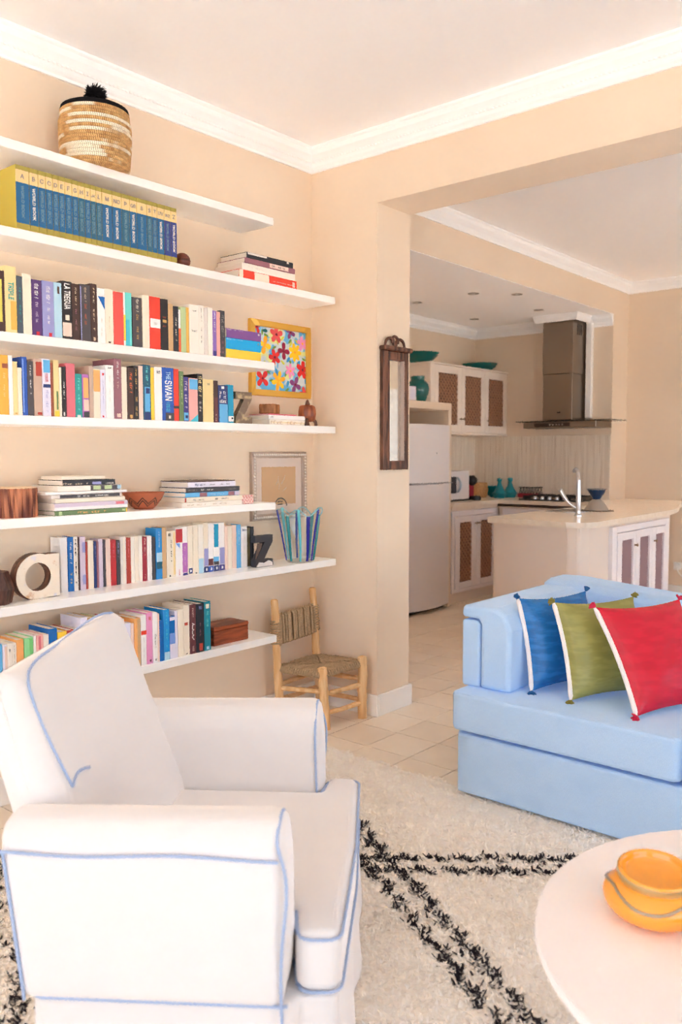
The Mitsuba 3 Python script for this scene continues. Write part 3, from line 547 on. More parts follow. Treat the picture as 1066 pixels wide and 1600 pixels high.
# books lying flat: (y0, y1, z0, z1, colour, description, marks: (ya, yb, za, zb, colour) in fractions)
def flat_book(y0, y1, z0, z1, x, depth, col, desc, group, marks=(), skew=0.0):
    k = thing('book', uniq(desc), 'book', group); L, h = y1-y0, z1-z0
    c = axes(book_cover(h, L, depth), X_, Z_, Y_, (0, 0, 0)); p = box(-depth+.002, -.0035, .003, L-.003, .0014, h-.0014)
    R = trimesh.transformations.rotation_matrix(skew, (0, 0, 1)); R[:3, 3] = (x, y0, z0)
    to = T(R)
    put('cover', c, BK[col], k, 35, to=to); put('pages', p, PAGES, k, to=to)
    for j, (a, b, za, zb, m) in enumerate(marks):
        if m.startswith('~'): put('title', GL[j % 3], BK[m[1:]], k, to=to@spine_to(.0004+j*.0001, L*a, h*za, L*(b-a), h*(zb-za), False))
        else: put('spine_band', UNIT, BK[m], k, to=to@unit_to(-.001, .0008+j*.0001, L*a, L*b, h*max(za, .05), h*min(zb, .95)))
G = 'books lying in the pile on the second shelf'; z2 = SHELF[2]
flat_book(2.938, 3.358, z2, z2+.046, -3.16, .21, 'vermilion', 'thick red and cream book at the bottom of the second shelf pile', G, [(.0, .06, 0, 1, 'cream'), (.25, .5, 0, 1, 'cream'), (.55, .97, .35, .48, '~blush'), (.92, .96, .2, .8, 'blush')])
flat_book(2.962, 3.351, z2+.047, z2+.083, -3.165, .21, 'ivory', 'plain ivory book on the red one in the second shelf pile', G, [(.1, .4, .3, .7, '~pearl')])
flat_book(2.977, 3.345, z2+.084, z2+.110, -3.16, .21, 'mauve', 'mauve brown book with a pale title label, second shelf pile', G, [(.48, .86, .1, .9, 'blush'), (.52, .82, .2, .8, '~charcoal')])
flat_book(2.996, 3.335, z2+.111, z2+.141, -3.165, .20, 'ink', 'black book on top of the second shelf pile', G, [(.02, .42, .62, .95, 'pearl'), (.86, .9, .6, .95, 'pearl')])
G = 'bright flat boxes on the third shelf'; z3 = SHELF[3]
flat_book(2.838, 3.075, z3, z3+.0455, -3.153, .17, 'yellow', 'plain yellow thick book, lowest of three bright ones, third shelf', G)
flat_book(2.838, 3.076, z3+.046, z3+.1005, -3.153, .17, 'boxblue', 'bright blue thick book in the middle of three bright ones', G, [(.02, .16, .82, .95, '~white'), (.2, .5, .84, .94, '~iceblue'), (.9, .95, .6, .9, '~iceblue')])
flat_book(2.842, 3.079, z3+.101, z3+.1465, -3.153, .17, 'boxviolet', 'violet thick book on top of three bright ones', G, [(.02, .14, .8, .95, '~white'), (.2, .5, .82, .94, '~lilac'), (.9, .95, .6, .9, '~white')])
G = 'books lying in the pile on the fourth shelf'; z4 = SHELF[4]
flat_book(3.183, 3.476, z4, z4+.031, -3.2, .15, 'ivory', 'ivory book with a tan letter pattern under a white one', G, [(.03, .97, .1, .9, '~sand'), (.03, .97, .45, .55, 'straw')], .03)
flat_book(3.178, 3.472, z4+.032, z4+.054, -3.2, .15, 'white', 'white book under the rose one, fourth shelf', G, [(.05, .12, .3, .7, '~grey')], .03)
flat_book(3.178, 3.40, z4+.055, z4+.061, -3.2, .15, 'rose', 'very thin rose booklet below the small wooden block', G, (), .03)
G = 'books lying in the left pile on the fifth shelf'; z5 = SHELF[5]
flat_book(1.876, 2.231, z5, z5+.019, -3.15, .21, 'moss', 'green book with orange title at the bottom of left pile', G, [(.3, .72, .2, .8, '~apricot'), (.05, .09, .1, .9, 'sage'), (.93, .97, .3, .7, 'sage'), (.985, 1, 0, 1, 'yellow')])
flat_book(1.876, 2.237, z5+.020, z5+.052, -3.153, .21, 'white', 'white book with a mauve stripe and pink tab, left pile', G, [(.0, 1, .45, .95, 'lilac'), (.83, .95, .5, .9, 'rose')])
flat_book(1.880, 2.222, z5+.053, z5+.070, -3.15, .21, 'cream', 'cream book in the left pile of the fifth shelf', G)
flat_book(1.862, 2.208, z5+.071, z5+.087, -3.155, .21, 'pearl', 'white book with a black title strip, left pile, fifth shelf', G, [(.12, .97, .1, .9, 'charcoal'), (.36, .54, .2, .8, '~white'), (.6, .8, .2, .8, '~white')])
flat_book(1.835, 2.233, z5+.088, z5+.099, -3.15, .225, 'white', 'wide thin white board book across the left pile', G)
flat_book(1.894, 2.208, z5+.100, z5+.123, -3.155, .21, 'ivory', 'ivory book with a green and black picture strip, left pile', G, [(.5, .98, .05, .95, 'graphite'), (.54, .66, .2, .9, 'sage'), (.72, .84, .2, .9, 'sage'), (.93, .99, .2, .9, 'iceblue')])
flat_book(1.922, 2.179, z5+.124, z5+.147, -3.16, .2, 'ink', 'black book near the top of the left pile', G, [(.0, .5, .1, .55, '~sand'), (.55, .72, .1, .6, 'lavender'), (.8, .97, .1, .5, '~pearl')])
flat_book(1.922, 2.134, z5+.148, z5+.163, -3.17, .17, 'cream', 'small cream book on top of the left pile', G)
G = 'books lying in the right pile on the fifth shelf'
flat_book(2.544, 2.931, z5, z5+.0235, -3.15, .21, 'ivory', 'ivory book at the bottom of the right pile', G, [(.08, .4, .3, .7, '~sand'), (.5, .75, .3, .7, '~sand')])
flat_book(2.561, 2.936, z5+.0245, z5+.048, -3.15, .21, 'cream', 'cream book with grey title in the right pile', G, [(.0, .02, 0, 1, 'brick'), (.14, .34, .25, .75, '~grey'), (.5, .55, .25, .75, '~grey'), (.62, .74, .25, .75, '~grey')])
flat_book(2.568, 2.917, z5+.049, z5+.071, -3.153, .21, 'skyblue', 'sky blue book with brown bands in the right pile', G, [(.25, .38, .0, 1, 'mauve'), (.78, .9, 0, 1, 'mauve'), (.91, 1, 0, 1, 'lilac'), (.45, .72, .25, .75, '~iceblue')])
flat_book(2.572, 2.918, z5+.072, z5+.094, -3.153, .21, 'charcoal', 'black book with small white title in the right pile', G, [(.04, .2, .3, .7, '~grey'), (.26, .52, .3, .7, '~white'), (.77, .92, .3, .7, '~grey')])
flat_book(2.585, 2.892, z5+.095, z5+.121, -3.155, .21, 'cloud', 'white book with navy print near top of the right pile', G, [(.14, .36, .2, .75, '~navy'), (.45, .92, .3, .65, '~grey')])
flat_book(2.585, 2.89, z5+.122, z5+.126, -3.157, .21, 'umbra', 'thin brown covered magazine on top of the right pile', G)
# ------------------------------------------------------------------ things on the shelves
def weave(p, n, uv):
    a = dr.atan2(p.y-2.163, p.x+3.23); rw = p.z/.0145; f = rw-dr.floor(rw); c = dr.sin(a*110+f*2.4+dr.floor(rw)*1.9)
    pale = noise(dr.floor(rw)*7.3, a*1.0, 1.0)+.12*noise(a*6, dr.floor(rw)*5.1, 2.0)
    base = mix(lin((184, 130, 74)), lin((226, 182, 120)), noise(a*9, dr.floor(rw)*3.1, 4.0))
    base = mix(base, lin((244, 230, 204)), smoothstep(.6, .7, pale))
    return mix(base*.45, base, smoothstep(-.75, -.1, c)*smoothstep(0.0, .18, f)*smoothstep(1.0, .86, f))
BASKET = mat('basket', proc(weave), .7); FELT = mat('black_felt', (24, 22, 24), .9, spec=.1)
b = thing('lidded_basket', 'round woven straw basket with black rimmed lid and pompom on top shelf', 'basket')
bx_, by_, bz = -3.23, 2.163, SHELF[1]
prof = []
R0 = lambda z: .140+.012*math.sin(PI*min(max(z/.25, 0), 1)*.8)-.004*(z > .2)
for i in range(17):                      # coiled rows
    z0 = i*.0145
    prof += [(R0(z0)-.0024, z0), (R0(z0+.006)+.0028, z0+.0042), (R0(z0+.006)+.0028, z0+.0105)]
prof = [(0, 0)]+prof+[(R0(.247)-.003, .247), (0, .247)]
put('body', lathe(prof, 64, (bx_, by_, bz)), BASKET, b, True)
put('lid', lathe([(0, .281), (.06, .279), (.122, .272), (.142, .262), (.145, .252), (.144, .238), (.135, .238), (.132, .246), (0, .25)], 56, (bx_, by_, bz)), FELT, b, 40, label='black lid')
pm = []
for i in range(700):
    d = RNG.normal(size=3); d /= np.linalg.norm(d); d[2] = d[2]*1.1+.1
    q = np.array([bx_, by_, bz+.322]); l = .036+.02*RNG.random()
    pm.append(tube([q, q+d*l*.6, q+d*l+np.array([0, .008, -.006])], [.003, .0028, .001], 4))
put('pompom', join(*pm), FELT, b)
ball = thing('wooden_ball', 'dark red brown wooden ball beside the last encyclopedia volume', 'ornament')
put('ball', trimesh.creation.icosphere(subdivisions=3, radius=.04).apply_translation((-3.235, 2.634, SHELF[2]+.04)), mat('ball', (104, 50, 38), .35), ball, True)
put('band', lathe([(.0395, -.004), (.0412, -.002), (.0412, .002), (.0395, .004), (.0395, -.004)], 32, (-3.235, 2.634, SHELF[2]+.042)), mat('ball_band', (80, 36, 28), .35), ball, True)
# flower painting
GOLD = mat('gold_frame', (222, 172, 72), .35, .35); 
pt = thing('flower_painting', 'gold framed painting of red and yellow flowers on the left wall', 'painting')
py0, py1, pz0, pz1 = 3.205, 3.692, 1.83, 2.246; fwid = .035
def picture_frame(root, y0, y1, z0, z1, w, m, x0, x1, c=.004):
    q = [((y0, z0), (y1, z0), (y1-w, z0+w), (y0+w, z0+w)), ((y1, z0), (y1, z1), (y1-w, z1-w), (y1-w, z0+w)), ((y1, z1), (y0, z1), (y0+w, z1-w), (y1-w, z1-w)), ((y0, z1), (y0, z0), (y0+w, z0+w), (y0+w, z1-w))]
    for s in q:
        o = sg.Polygon(s); a = np.array(s); cc = a.mean(0)
        v = [(x0, *p) for p in a]+[(x1-.006, *p) for p in a]+[(x1, *(p+(cc-p)*.16)) for p in a]
        put('frame', trimesh.convex.convex_hull(np.array(v)), m, root)
picture_frame(pt, py0, py1, pz0, pz1, fwid, GOLD, XL, XL+.026)
def canvas_col(p, n, uv):
    a = fbm(p.y*26, p.z*26, 3.0, 3); b2 = fbm(p.y*16+7, p.z*22, 9.0, 3)
    c = mix(lin((206, 216, 218)), lin((96, 178, 220)), smoothstep(.5, .66, a))
    c = mix(c, lin((226, 226, 150)), smoothstep(.6, .72, b2))
    return mix(c, lin((92, 176, 220)), smoothstep(1.912, 1.885, p.z)*smoothstep(.3, .5, a))
put('canvas', box(XL, XL+.010, py0+fwid-.004, py1-fwid+.004, pz0+fwid-.004, pz1-fwid+.004), mat('canvas', proc(canvas_col), .6), pt)
PC = {k: mat('paint_'+k, v, .5) for k, v in dict(red=(214, 42, 44), deep=(150, 34, 64), yellow=(250, 202, 34), gold=(248, 176, 40), pink=(238, 150, 196), purple=(132, 66, 128), coral=(228, 82, 84), leaf=(112, 150, 66), lime=(206, 206, 74), eye=(120, 24, 48), blue=(60, 150, 205), dark=(30, 96, 100)).items()}
def petal(cu, cv, ang, l, w):
    a = np.linspace(0, 2*PI, 15)[:-1]; u = l*.52+l*.5*np.cos(a); v = w*.5*np.sin(a)*(1+.25*np.cos(a))
    ca, sa = math.cos(ang), math.sin(ang)
    return [(cu+u_*ca-v_*sa, cv+u_*sa+v_*ca) for u_, v_ in zip(u, v)]
CL = sg.box(py0+fwid+.001, pz0+fwid+.001, py1-fwid-.001, pz1-fwid-.001)
def dab(name, pts, m, x, t=.0008):
    g = sg.Polygon(pts).buffer(0).intersection(CL)
    if g.is_empty or g.area < 1e-6 or g.geom_type != 'Polygon': return
    mm = trimesh.creation.extrude_polygon(g, t, engine='earcut'); put(name, axes(mm, Y_, Z_, X_, (x, 0, 0)), m, pt)
def fpx(a, b):            # picture-local fractions (0..1 right, 0..1 down) to (y, z)
    return py0+a*(py1-py0), pz1-b*(pz1-pz0)
FL = [(.115, .09, 'red', .05, 4, .3), (.43, .16, 'coral', .066, 5, .2), (.665, .1, 'purple', .052, 4, -.5), (.87, .235, 'pink', .056, 5, .4), (.235, .32, 'gold', .066, 4, 1.3), (.55, .37, 'deep', .062, 4, 1.5),
      (.74, .37, 'yellow', .068, 7, 0), (.40, .47, 'red', .06, 5, .6), (.87, .60, 'red', .068, 5, .1), (.66, .63, 'pink', .054, 6, .4), (.20, .77, 'red', .068, 4, .75), (.46, .78, 'gold', .072, 6, .2), (.745, .815, 'purple', .062, 4, 1.1), (.90, .935, 'coral', .055, 5, .5)]
for i, (a, b, c, s, np_, rot) in enumerate(FL):
    y, z = fpx(a, b)
    for j in range(np_): dab('petal', petal(y, z, rot+2*PI*j/np_+.15*_gl.random(), s*.78, s*(.46 if np_ < 6 else .36)), PC['yellow' if c == 'gold' and j % 2 else c], XL+.0101+.0002*(j % 3))
    dab('flower_heart', petal(y-.008, z, 0, .016, .014), PC['eye'] if c in ('red', 'deep', 'purple', 'coral') else PC['gold'], XL+.0107)
for a, b, rot in ((.30, .2, 2.9), (.56, .17, -2.4), (.63, .26, .8), (.36, .36, .5), (.46, .30, 1.9), (.65, .3, 1.0), (.5, .5, -.6), (.62, .47, -.7), (.78, .5, -1.4), (.33, .70, 2.6), (.57, .72, 1.2), (.11, .77, 3.0), (.31, .79, .1), (.64, .87, -2.6), (.80, .74, 1.2), (.86, .44, -.3), (.2, .6, .9), (.85, .88, 2.2), (.2, .2, 1.5), (.74, .19, -.6)):
    y, z = fpx(a, b); dab('leaf', petal(y, z, rot, .036, .014), PC['lime' if _gl.random() < .5 else 'leaf'], XL+.0100)
for a, b, rot in ((.6, .52, .9), (.78, .56, 1.0), (.6, .86, 1.2), (.42, .62, -1.2), (.3, .45, .2), (.88, .5, -1.3), (.2, .13, 0), (.93, .8, 1.4)):
    y, z = fpx(a, b); dab('brush_dab', petal(y, z, rot, .04, .02), PC['blue' if a != .2 else 'dark'], XL+.01002)
# silver beaded frame
sf = thing('beaded_picture_frame', 'silver beaded frame with brown paper picture behind the fifth shelf end', 'picture frame')
sy0, sy1, sz0, sz1 = 3.205, 3.65, 1.133, 1.518
picture_frame(sf, sy0, sy1, sz0, sz1, .034, mat('tarnished_silver', (176, 156, 142), .35, .5), XL, XL+.024)
put('mat_board', box(XL, XL+.008, sy0+.03, sy1-.03, sz0+.03, sz1-.03), mat('mat_board', (216, 200, 190), .6), sf)
put('paper', box(XL+.008, XL+.0095, sy0+.085, sy1-.085, sz0+.085, sz1-.085), mat('kraft', (200, 162, 122), .8), sf)
for a, b, l, an in ((.20, .2, .05, 1.2), (.24, .2, .06, 1.0), (.22, .17, .05, 1.6), (.25, .16, .04, .6)):
    p = np.array([XL+.0098, sy0+a, sz0+b]); e = p+np.array([0, l*math.cos(an), l*math.sin(an)])
    put('sketch_line', tube([p, (p+e)/2+np.array([0, .006, 0]), e], .0022, 4), mat('pale_line', (206, 190, 172), .8), sf)
arc = [(XL+.0098, sy0+.235+.05*math.cos(a), sz0+.07+.05*math.sin(a)) for a in np.linspace(.1, 2.9, 14)]
put('sketch_line', tube(arc, .0035, 4), mat('dark_line', (60, 56, 58), .7), sf)
for zz in (.085, .1): put('sketch_line', tube([(XL+.0098, sy0+.21, sz0+zz), (XL+.0098, sy0+.25, sz0+zz)], .003, 4), 'mat_dark_line', sf)
bd = mikit.ply(trimesh.creation.icosphere(subdivisions=1, radius=.0064), None, True); PEARL = mat('bead', (238, 232, 226), .3, .2)
for y in np.arange(sy0+.017, sy1-.01, .01715):
    for z in (sz0+.017, sz1-.017): put('bead', bd, PEARL, sf, to=T().translate([XL+.0255, y, z]))
for z in np.arange(sz0+.0345, sz1-.025, .0176):
    for y in (sy0+.017, sy1-.017): put('bead', bd, PEARL, sf, to=T().translate([XL+.0255, y, z]))
put('glazing', quad((XL+.0155, sy0+.034, sz0+.034), (XL+.0155, sy1-.034, sz0+.034), (XL+.0155, sy1-.034, sz1-.034), (XL+.0155, sy0+.034, sz1-.034)), 'mat_pane', sf)
scene['mat_pane'] = {'type': 'thindielectric', 'int_ior': 1.5}
# letters
def letter_z(w, h, t):
    s = w*.38
    return [(0, h), (w, h), (w, h-h*.22), (s*1.25, h*.22), (w, h*.22), (w*1.02, 0), (0, 0), (0, h*.2), (w-s*1.25, h-h*.22), (0, h-h*.22)]
z4m = mat('worn_metal', proc(lambda p, n, uv: mix(lin((128, 108, 92)), lin((196, 170, 132)), smoothstep(.5, .75, fbm(p.x*30, p.y*30, p.z*30)))), .38, .7)
put('letter_ornament', axes(poly_prism(letter_z(.115, .165, 0), .03), Y_, Z_, X_, (-3.235, 2.944, SHELF[4])), z4m, label='worn brass coloured letter Z standing after the fourth shelf books', cat='ornament')
z6 = thing('letter_ornament', 'dark metal letter Z with white base leaning by sixth shelf books', 'ornament')
put('letter', axes(poly_prism(letter_z(.13, .168, 0), .035), Y_, Z_, X_, (-3.25, 3.084, SHELF[6]+.002)), mat('dark_metal', (62, 60, 64), .35, .6), z6)
put('worn_edge', axes(poly_prism([(.0, 0), (.12, 0), (.115, .02), (.09, .03), (.06, .018), (.02, .025)], .004), Y_, Z_, X_, (-3.214, 3.088, SHELF[6]+.003)), BK['pearl'], z6)
put('worn_edge', axes(poly_prism([(.015, .13), (.05, .128), (.02, .05), (.0, .045)], .006), Y_, Z_, X_, (-3.224, 3.09, SHELF[6])), BK['umbra'], z6)
la = sg.Point(.105, .093).buffer(.099, quad_segs=24).union(sg.box(.135, .002, .205, .186)).difference(sg.Point(.105, .093).buffer(.058, quad_segs=20))
def shabby(p, n, uv):
    a = fbm(p.x*22, p.y*22, p.z*22, 4)
    return mix(mix(lin((236, 222, 202)), lin((206, 160, 116)), smoothstep(.66, .78, a)), lin((210, 208, 222)), smoothstep(.42, .3, a))
lo = thing('letter_ornament', 'whitewashed wooden letter a with round hole, left on sixth shelf', 'ornament'); la = la.intersection(sg.box(0, 0, .3, .3))
put('body', axes(trimesh.creation.extrude_polygon(la, .046, engine='earcut'), Y_, Z_, X_, (-3.27, 1.728, SHELF[6])), DARKW, lo, 30)
put('face', axes(trimesh.creation.extrude_polygon(la.buffer(-.0015), .004, engine='earcut'), Y_, Z_, X_, (-3.224, 1.728, SHELF[6])), mat('shabby', proc(shabby), .3), lo, 30)
# log, hexagonal block, bowl, trinket, box, block, carving
lg = thing('log_stump', 'short barked log section at the left end of the fifth shelf', 'log')
ang = np.linspace(0, 2*PI, 97)[:-1]; rr = .098*(1+.022*np.sin(ang*23)+.018*np.sin(ang*37+1)+.02*np.sin(ang*5))
lp = np.c_[rr*np.cos(ang), rr*np.sin(ang)]
put('bark', axes(poly_prism(lp, .118), X_, Y_, Z_, (-3.262, 1.75, z5)), LOGW, lg, 25)
put('cut_top', axes(poly_prism(lp*.965, .003), X_, Y_, Z_, (-3.262, 1.75, z5+.118)), LOGTOP, lg)
hx = [(.075*math.cos(a), .075*math.sin(a)) for a in np.arange(6)*PI/3+.2]
put('wooden_block', trimesh.convex.convex_hull(np.array([(-3.25+p*.9, 1.655+q*.9, SHELF[6]) for p, q in hx]+[(-3.25+p*1.06, 1.655+q*1.06, SHELF[6]+.06) for p, q in hx]+[(-3.25+p*.75, 1.655+q*.75, SHELF[6]+.132) for p, q in hx])), mat('block', woodgrain((52, 30, 24), (96, 58, 44)), .5), label='dark faceted wooden lump at the left end of the sixth shelf', cat='ornament')
def bowl_pattern(p, n, uv):
    a = dr.atan2(p.y-2.40, p.x+3.255)/(2*PI)*9; tri = dr.abs(a-dr.floor(a)-.5)*2; zz = (p.z-1.249)/.078
    l1 = dr.abs(zz-.35-tri*.35); l2 = dr.abs(zz-.18-tri*.35)
    k2 = smoothstep(.05, .03, dr.minimum(l1, l2))
    return mix(lin((178, 98, 66)), lin((70, 40, 34)), k2)
put('bowl', lathe([(0, 0), (.042, 0), (.062, .016), (.086, .05), (.098, .077), (.094, .078), (.08, .05), (.055, .02), (0, .012)], 40, (-3.255, 2.40, z5)), mat('terracotta', proc(bowl_pattern), .5), smooth=40, label='terracotta bowl with dark zigzags between the two book piles', cat='bowl')
def dots(p, n, uv):
    a = (p.y+p.z)/.02; b3 = (p.y-p.z)/.02
    d = dr.sqrt(dr.square(a-dr.floor(a)-.5)+dr.square(b3-dr.floor(b3)-.5))
    return mix(lin((206, 52, 56)), lin((240, 226, 216)), smoothstep(.30, .24, dr.abs(d-.3)*1.6))
tb = thing('trinket_box', 'small red and white patterned box after the right book pile', 'box')
put('body', box(-3.235, -3.165, 2.948, 3.028, z5, z5+.034, .004), mat('dots', proc(dots), .4), tb)
put('lid', box(-3.237, -3.163, 2.946, 3.03, z5+.034, z5+.046, .004), 'mat_dots', tb)
wb = thing('wooden_box', 'reddish brown wooden box at the right end of lowest shelf', 'box')
put('body', box(-3.33, -3.19, 2.766, 3.004, SHELF[7], SHELF[7]+.074, .003), BOXW, wb)
put('lid', box(-3.332, -3.188, 2.764, 3.006, SHELF[7]+.0755, SHELF[7]+.096, .004), BOXW, wb)
put('wooden_block', axes(box(-.045, .045, -.05, .05, 0, .053, .004), *np.array([[math.cos(.5), math.sin(.5), 0], [-math.sin(.5), math.cos(.5), 0], [0, 0, 1]]), (-3.265, 3.248, z4+.0615)), mat('small_block', woodgrain((120, 70, 32), (176, 116, 66)), .45), label='small brown wooden block on the rose booklet', cat='ornament')
cv = thing('carved_animal', 'carved brown wooden animal standing at the fourth shelf right end', 'figurine')
put('body', lathe([(0, .026), (.03, .027), (.044, .036), (.050, .06), (.0505, .085), (.046, .108), (.041, .116), (.03, .12), (0, .122)], 28, (-3.23, 3.512, z4)), REDW, cv, 50)
put('head', join(lathe([(0, .03), (.006, .026), (.012, .012), (.014, 0), (0, 0)], 16, (-3.23, 3.515, z4+.121))), DARKW, cv, True)
for sx, sy in ((1, 1), (1, -1), (-1, 1), (-1, -1)):
    put('leg', tube([(-3.23+sx*.022, 3.512+sy*.026, z4+.045), (-3.23+sx*.03, 3.512+sy*.038, z4+.022), (-3.23+sx*.03, 3.512+sy*.042, z4)], [.012, .009, .01], 8), DARKW, cv, True)
# striped glass vase
vz = thing('glass_vase', 'clear glass vase with teal and cobalt stripes on the sixth shelf', 'vase')
def vase_pt(a, t, off=0.0):
    lob = 6; r = .074+.044*t**.9+(.012*t**2.5)*math.cos(lob*a)+off
    return np.array([-3.214+r*math.cos(a), 3.43+r*math.sin(a)*1.02, SHELF[6]+.006+.275*t+.02*t**3*math.sin(lob*a+.8)])
NA, NT = 72, 22
V = [vase_pt(2*PI*i/NA, j/(NT-1)) for j in range(NT) for i in range(NA)]; Fc = []
for j in range(NT-1):
    for i in range(NA):
        a, b_ = j*NA+i, j*NA+(i+1) % NA; Fc += [[a, b_, b_+NA], [a, b_+NA, a+NA]]
scene['mat_vase_glass'] = {'type': 'thindielectric', 'int_ior': 1.7, 'specular_transmittance': {'type': 'rgb', 'value': [.86, .92, .93]}, 'specular_reflectance': {'type': 'rgb', 'value': [1, 1, 1]}}
put('body', mesh(V, Fc), 'mat_vase_glass', vz, True)
put('rim', tube([vase_pt(2*PI*i/NA, 1.0) for i in range(NA+1)], .0028, 6), mat('vase_rim', (140, 196, 206), .1, spec=.8), vz, True)
put('foot', lathe([(0, 0), (.068, 0), (.075, .004), (.074, .010), (0, .010)], 40, (-3.214, 3.43, SHELF[6])), mat('glass_foot', (196, 186, 172), .12), vz, True)
cols = [mat('vase_teal', (12, 128, 136), .08, spec=.8), mat('vase_cobalt', (22, 26, 140), .08, spec=.8), mat('vase_aqua', (96, 190, 200), .1, spec=.8)]
for i, (a, c, w) in enumerate(((-1.5, 0, .013), (-.83, 2, .011), (-.33, 1, .014), (.12, 1, .008), (.48, 0, .011), (-2.15, 1, .007), (1.6, 0, .011), (2.5, 1, .011), (3.3, 2, .011))):
    pts = [vase_pt(a+.05*math.sin(3*t+i), t, .0015) for t in np.linspace(.02, 1.0, 20)]
    q = tube(pts, w*.62*np.linspace(.8, 1.3, 20), 8)
    put('stripe', q, cols[c], vz, True)
# ------------------------------------------------------------------ kitchen
CAB = mat('cabinet', (238, 226, 214), .4); CAB2 = mat('cabinet_cool', (236, 230, 232), .4)
LAT = mat('lattice', (166, 122, 96), .5); LATB = mat('lattice_back', (58, 32, 26), .7); KNOB = mat('knob', (150, 122, 100), .35, .7)
KW = mat('kitchen_wall', (228, 214, 202), .7, spec=.25)
def lattice(w, h, t=.006, step=.056, bar=.0185):
    clip = sg.box(0, 0, w, h); ms = []
    for s, z in ((1, 0), (-1, t)):
        k0 = -int(h/step)-2
        for i in range(k0, int((w+h)/step)+3):
            c = i*step
            line = sg.LineString([(c, 0), (c+h, h)]) if s > 0 else sg.LineString([(c, 0), (c-h, h)])
            g = line.buffer(bar/2, cap_style=2).intersection(clip)
            for q in getattr(g, 'geoms', [g]):
                if q.geom_type == 'Polygon' and q.area > 1e-5:
                    m = trimesh.creation.extrude_polygon(q, t, engine='earcut'); m.apply_translation((0, 0, z)); ms.append(m)
    return join(*ms)
def lattice_door(root, y0, y1, z0, z1, x, rail_s, rail_t, knob=None, m=CAB, th=.02):
    d = key_for('door', root)
    a0, a1, b0, b1 = y0+rail_s, y1-rail_s, z0+rail_t, z1-rail_t
    put('frame', join(box(x-th, x, y0, a0, z0, z1, .003), box(x-th, x, a1, y1, z0, z1, .003), box(x-th, x, a0, a1, z0, b0, .003), box(x-th, x, a0, a1, b1, z1, .003)), m, d)
    put('backing', box(x-th, x-th+.003, a0, a1, b0, b1), LATB, d)
    put('lattice', axes(lattice(a1-a0, b1-b0), Y_, Z_, X_, (x-th+.003, a0, b0)), LAT, d)
    if knob:
        put('knob', tube([(x, *knob), (x+.012, *knob), (x+.022, *knob), (x+.026, *knob)], [.006, .006, .014, .008], 12), KNOB, d, True)
# masonry surround of the fridge and the fridge
st = thing('fridge_surround', 'beige plastered niche wall around the white fridge', 'niche')
XK_ = XK+.002
put('top_slab', box(XK_, -4.5, 6.12, 6.98, 1.93, 2.0, .003), WALL, st); put('side', box(XK_, -4.5, 6.925, 6.98, 0, 1.93, .003), WALL, st); put('side', box(XK_, -4.5, 6.12, 6.17, 0, 1.93, .003), WALL, st)
FR = mat('fridge_white', (226, 220, 220), .28); GREY = mat('grey_trim', (150, 146, 150), .4)
fr = thing('fridge', 'tall white fridge freezer standing behind the pillar', 'fridge')
put('body', box(-5.1, -4.53, 6.185, 6.91, .03, 1.782, .006), FR, fr)
def fr_door(z0, z1):
    y = np.linspace(6.185, 6.91, 17); xb = -4.525
    bow = xb+.05+.055*(1-((y-6.5475)/.3625)**2)
    pts = [(xb, y[0])]+list(zip(bow, y))+[(xb, y[-1])]
    m = poly_prism([(a, b2) for a, b2 in pts], z1-z0); m.apply_translation((0, 0, z0)); return m
put('door', fr_door(1.237, 1.782), FR, fr, 30); put('door', fr_door(.045, 1.222), FR, fr, 30)
put('handle', join(box(-4.49, -4.415, 6.2, 6.72, 1.222, 1.237), box(-4.49, -4.43, 6.72, 6.90, 1.226, 1.233)), GREY, fr)
put('badge', axes(lettering('B  H')[2] and meshkit.text_mesh('. 8 =', .03, .001, True), Y_, Z_, X_, (-4.4215, 6.53, 1.50)), GREY, fr)
put('plinth', box(-5.05, -4.53, 6.2, 6.9, 0.0, .03), mat('dark_plinth', (66, 56, 52), .6), fr)
# wall cabinets
XC = -4.753
wc = thing('wall_cabinet', 'cream wall cabinet with three brown lattice doors beside the hood', 'cabinet')
put('body', box(XK, XC-.02, 6.985, YK, 1.728, 2.41, .003), CAB, wc)
put('top_board', box(XK, XC+.012, 6.97, YK, 2.41, 2.428, .004), CAB, wc); put('bottom_board', box(XK, XC+.008, 7.0, YK, 1.708, 1.728, .004), CAB, wc)
put('end_stile', box(XC-.02, XC, 6.985, 7.06, 1.728, 2.41, .003), CAB, wc)
lattice_door(wc, 7.062, 7.562, 1.735, 2.405, XC, .07, .075, (7.53, 1.872)); lattice_door(wc, 7.566, 8.034, 1.735, 2.405, XC, .07, .075, (7.59, 1.872)); lattice_door(wc, 8.038, 8.522, 1.735, 2.405, XC, .08, .08, (8.09, 1.868))
# base cabinets and worktop (left run and back run)
ZW = 1.02
bc = thing('base_cabinet', 'white base cabinet with lattice doors between fridge and corner', 'cabinet')
put('body', box(XK, -4.52, 7.0, YK, .1, .945, .002), KW, bc); put('plinth', box(XK, -4.545, 7.0, YK, 0, .1), KW, bc)
put('face_frame', join(box(-4.52, -4.5, 7.0, 7.045, .115, .935, .003), box(-4.52, -4.5, 7.045, 7.9, .885, .935, .003), box(-4.52, -4.5, 7.045, 7.9, .115, .15, .003), box(-4.52, -4.5, 7.86, 7.9, .15, .885, .003)), CAB2, bc)
lattice_door(bc, 7.05, 7.445, .155, .88, -4.49, .085, .06, (7.42, .80), CAB2); lattice_door(bc, 7.45, 7.855, .155, .88, -4.49, .085, .06, (7.475, .80), CAB2)
put('back_run', box(-4.5, -3.3, 7.93, YK, .1, .945, .002), KW, bc)
put('drawer_front', box(-4.45, -3.35, 7.905, 7.93, .62, .93, .003), CAB2, bc)
put('drawer_front', box(-4.45, -3.35, 7.905, 7.93, .15, .61, .003), CAB2, bc)
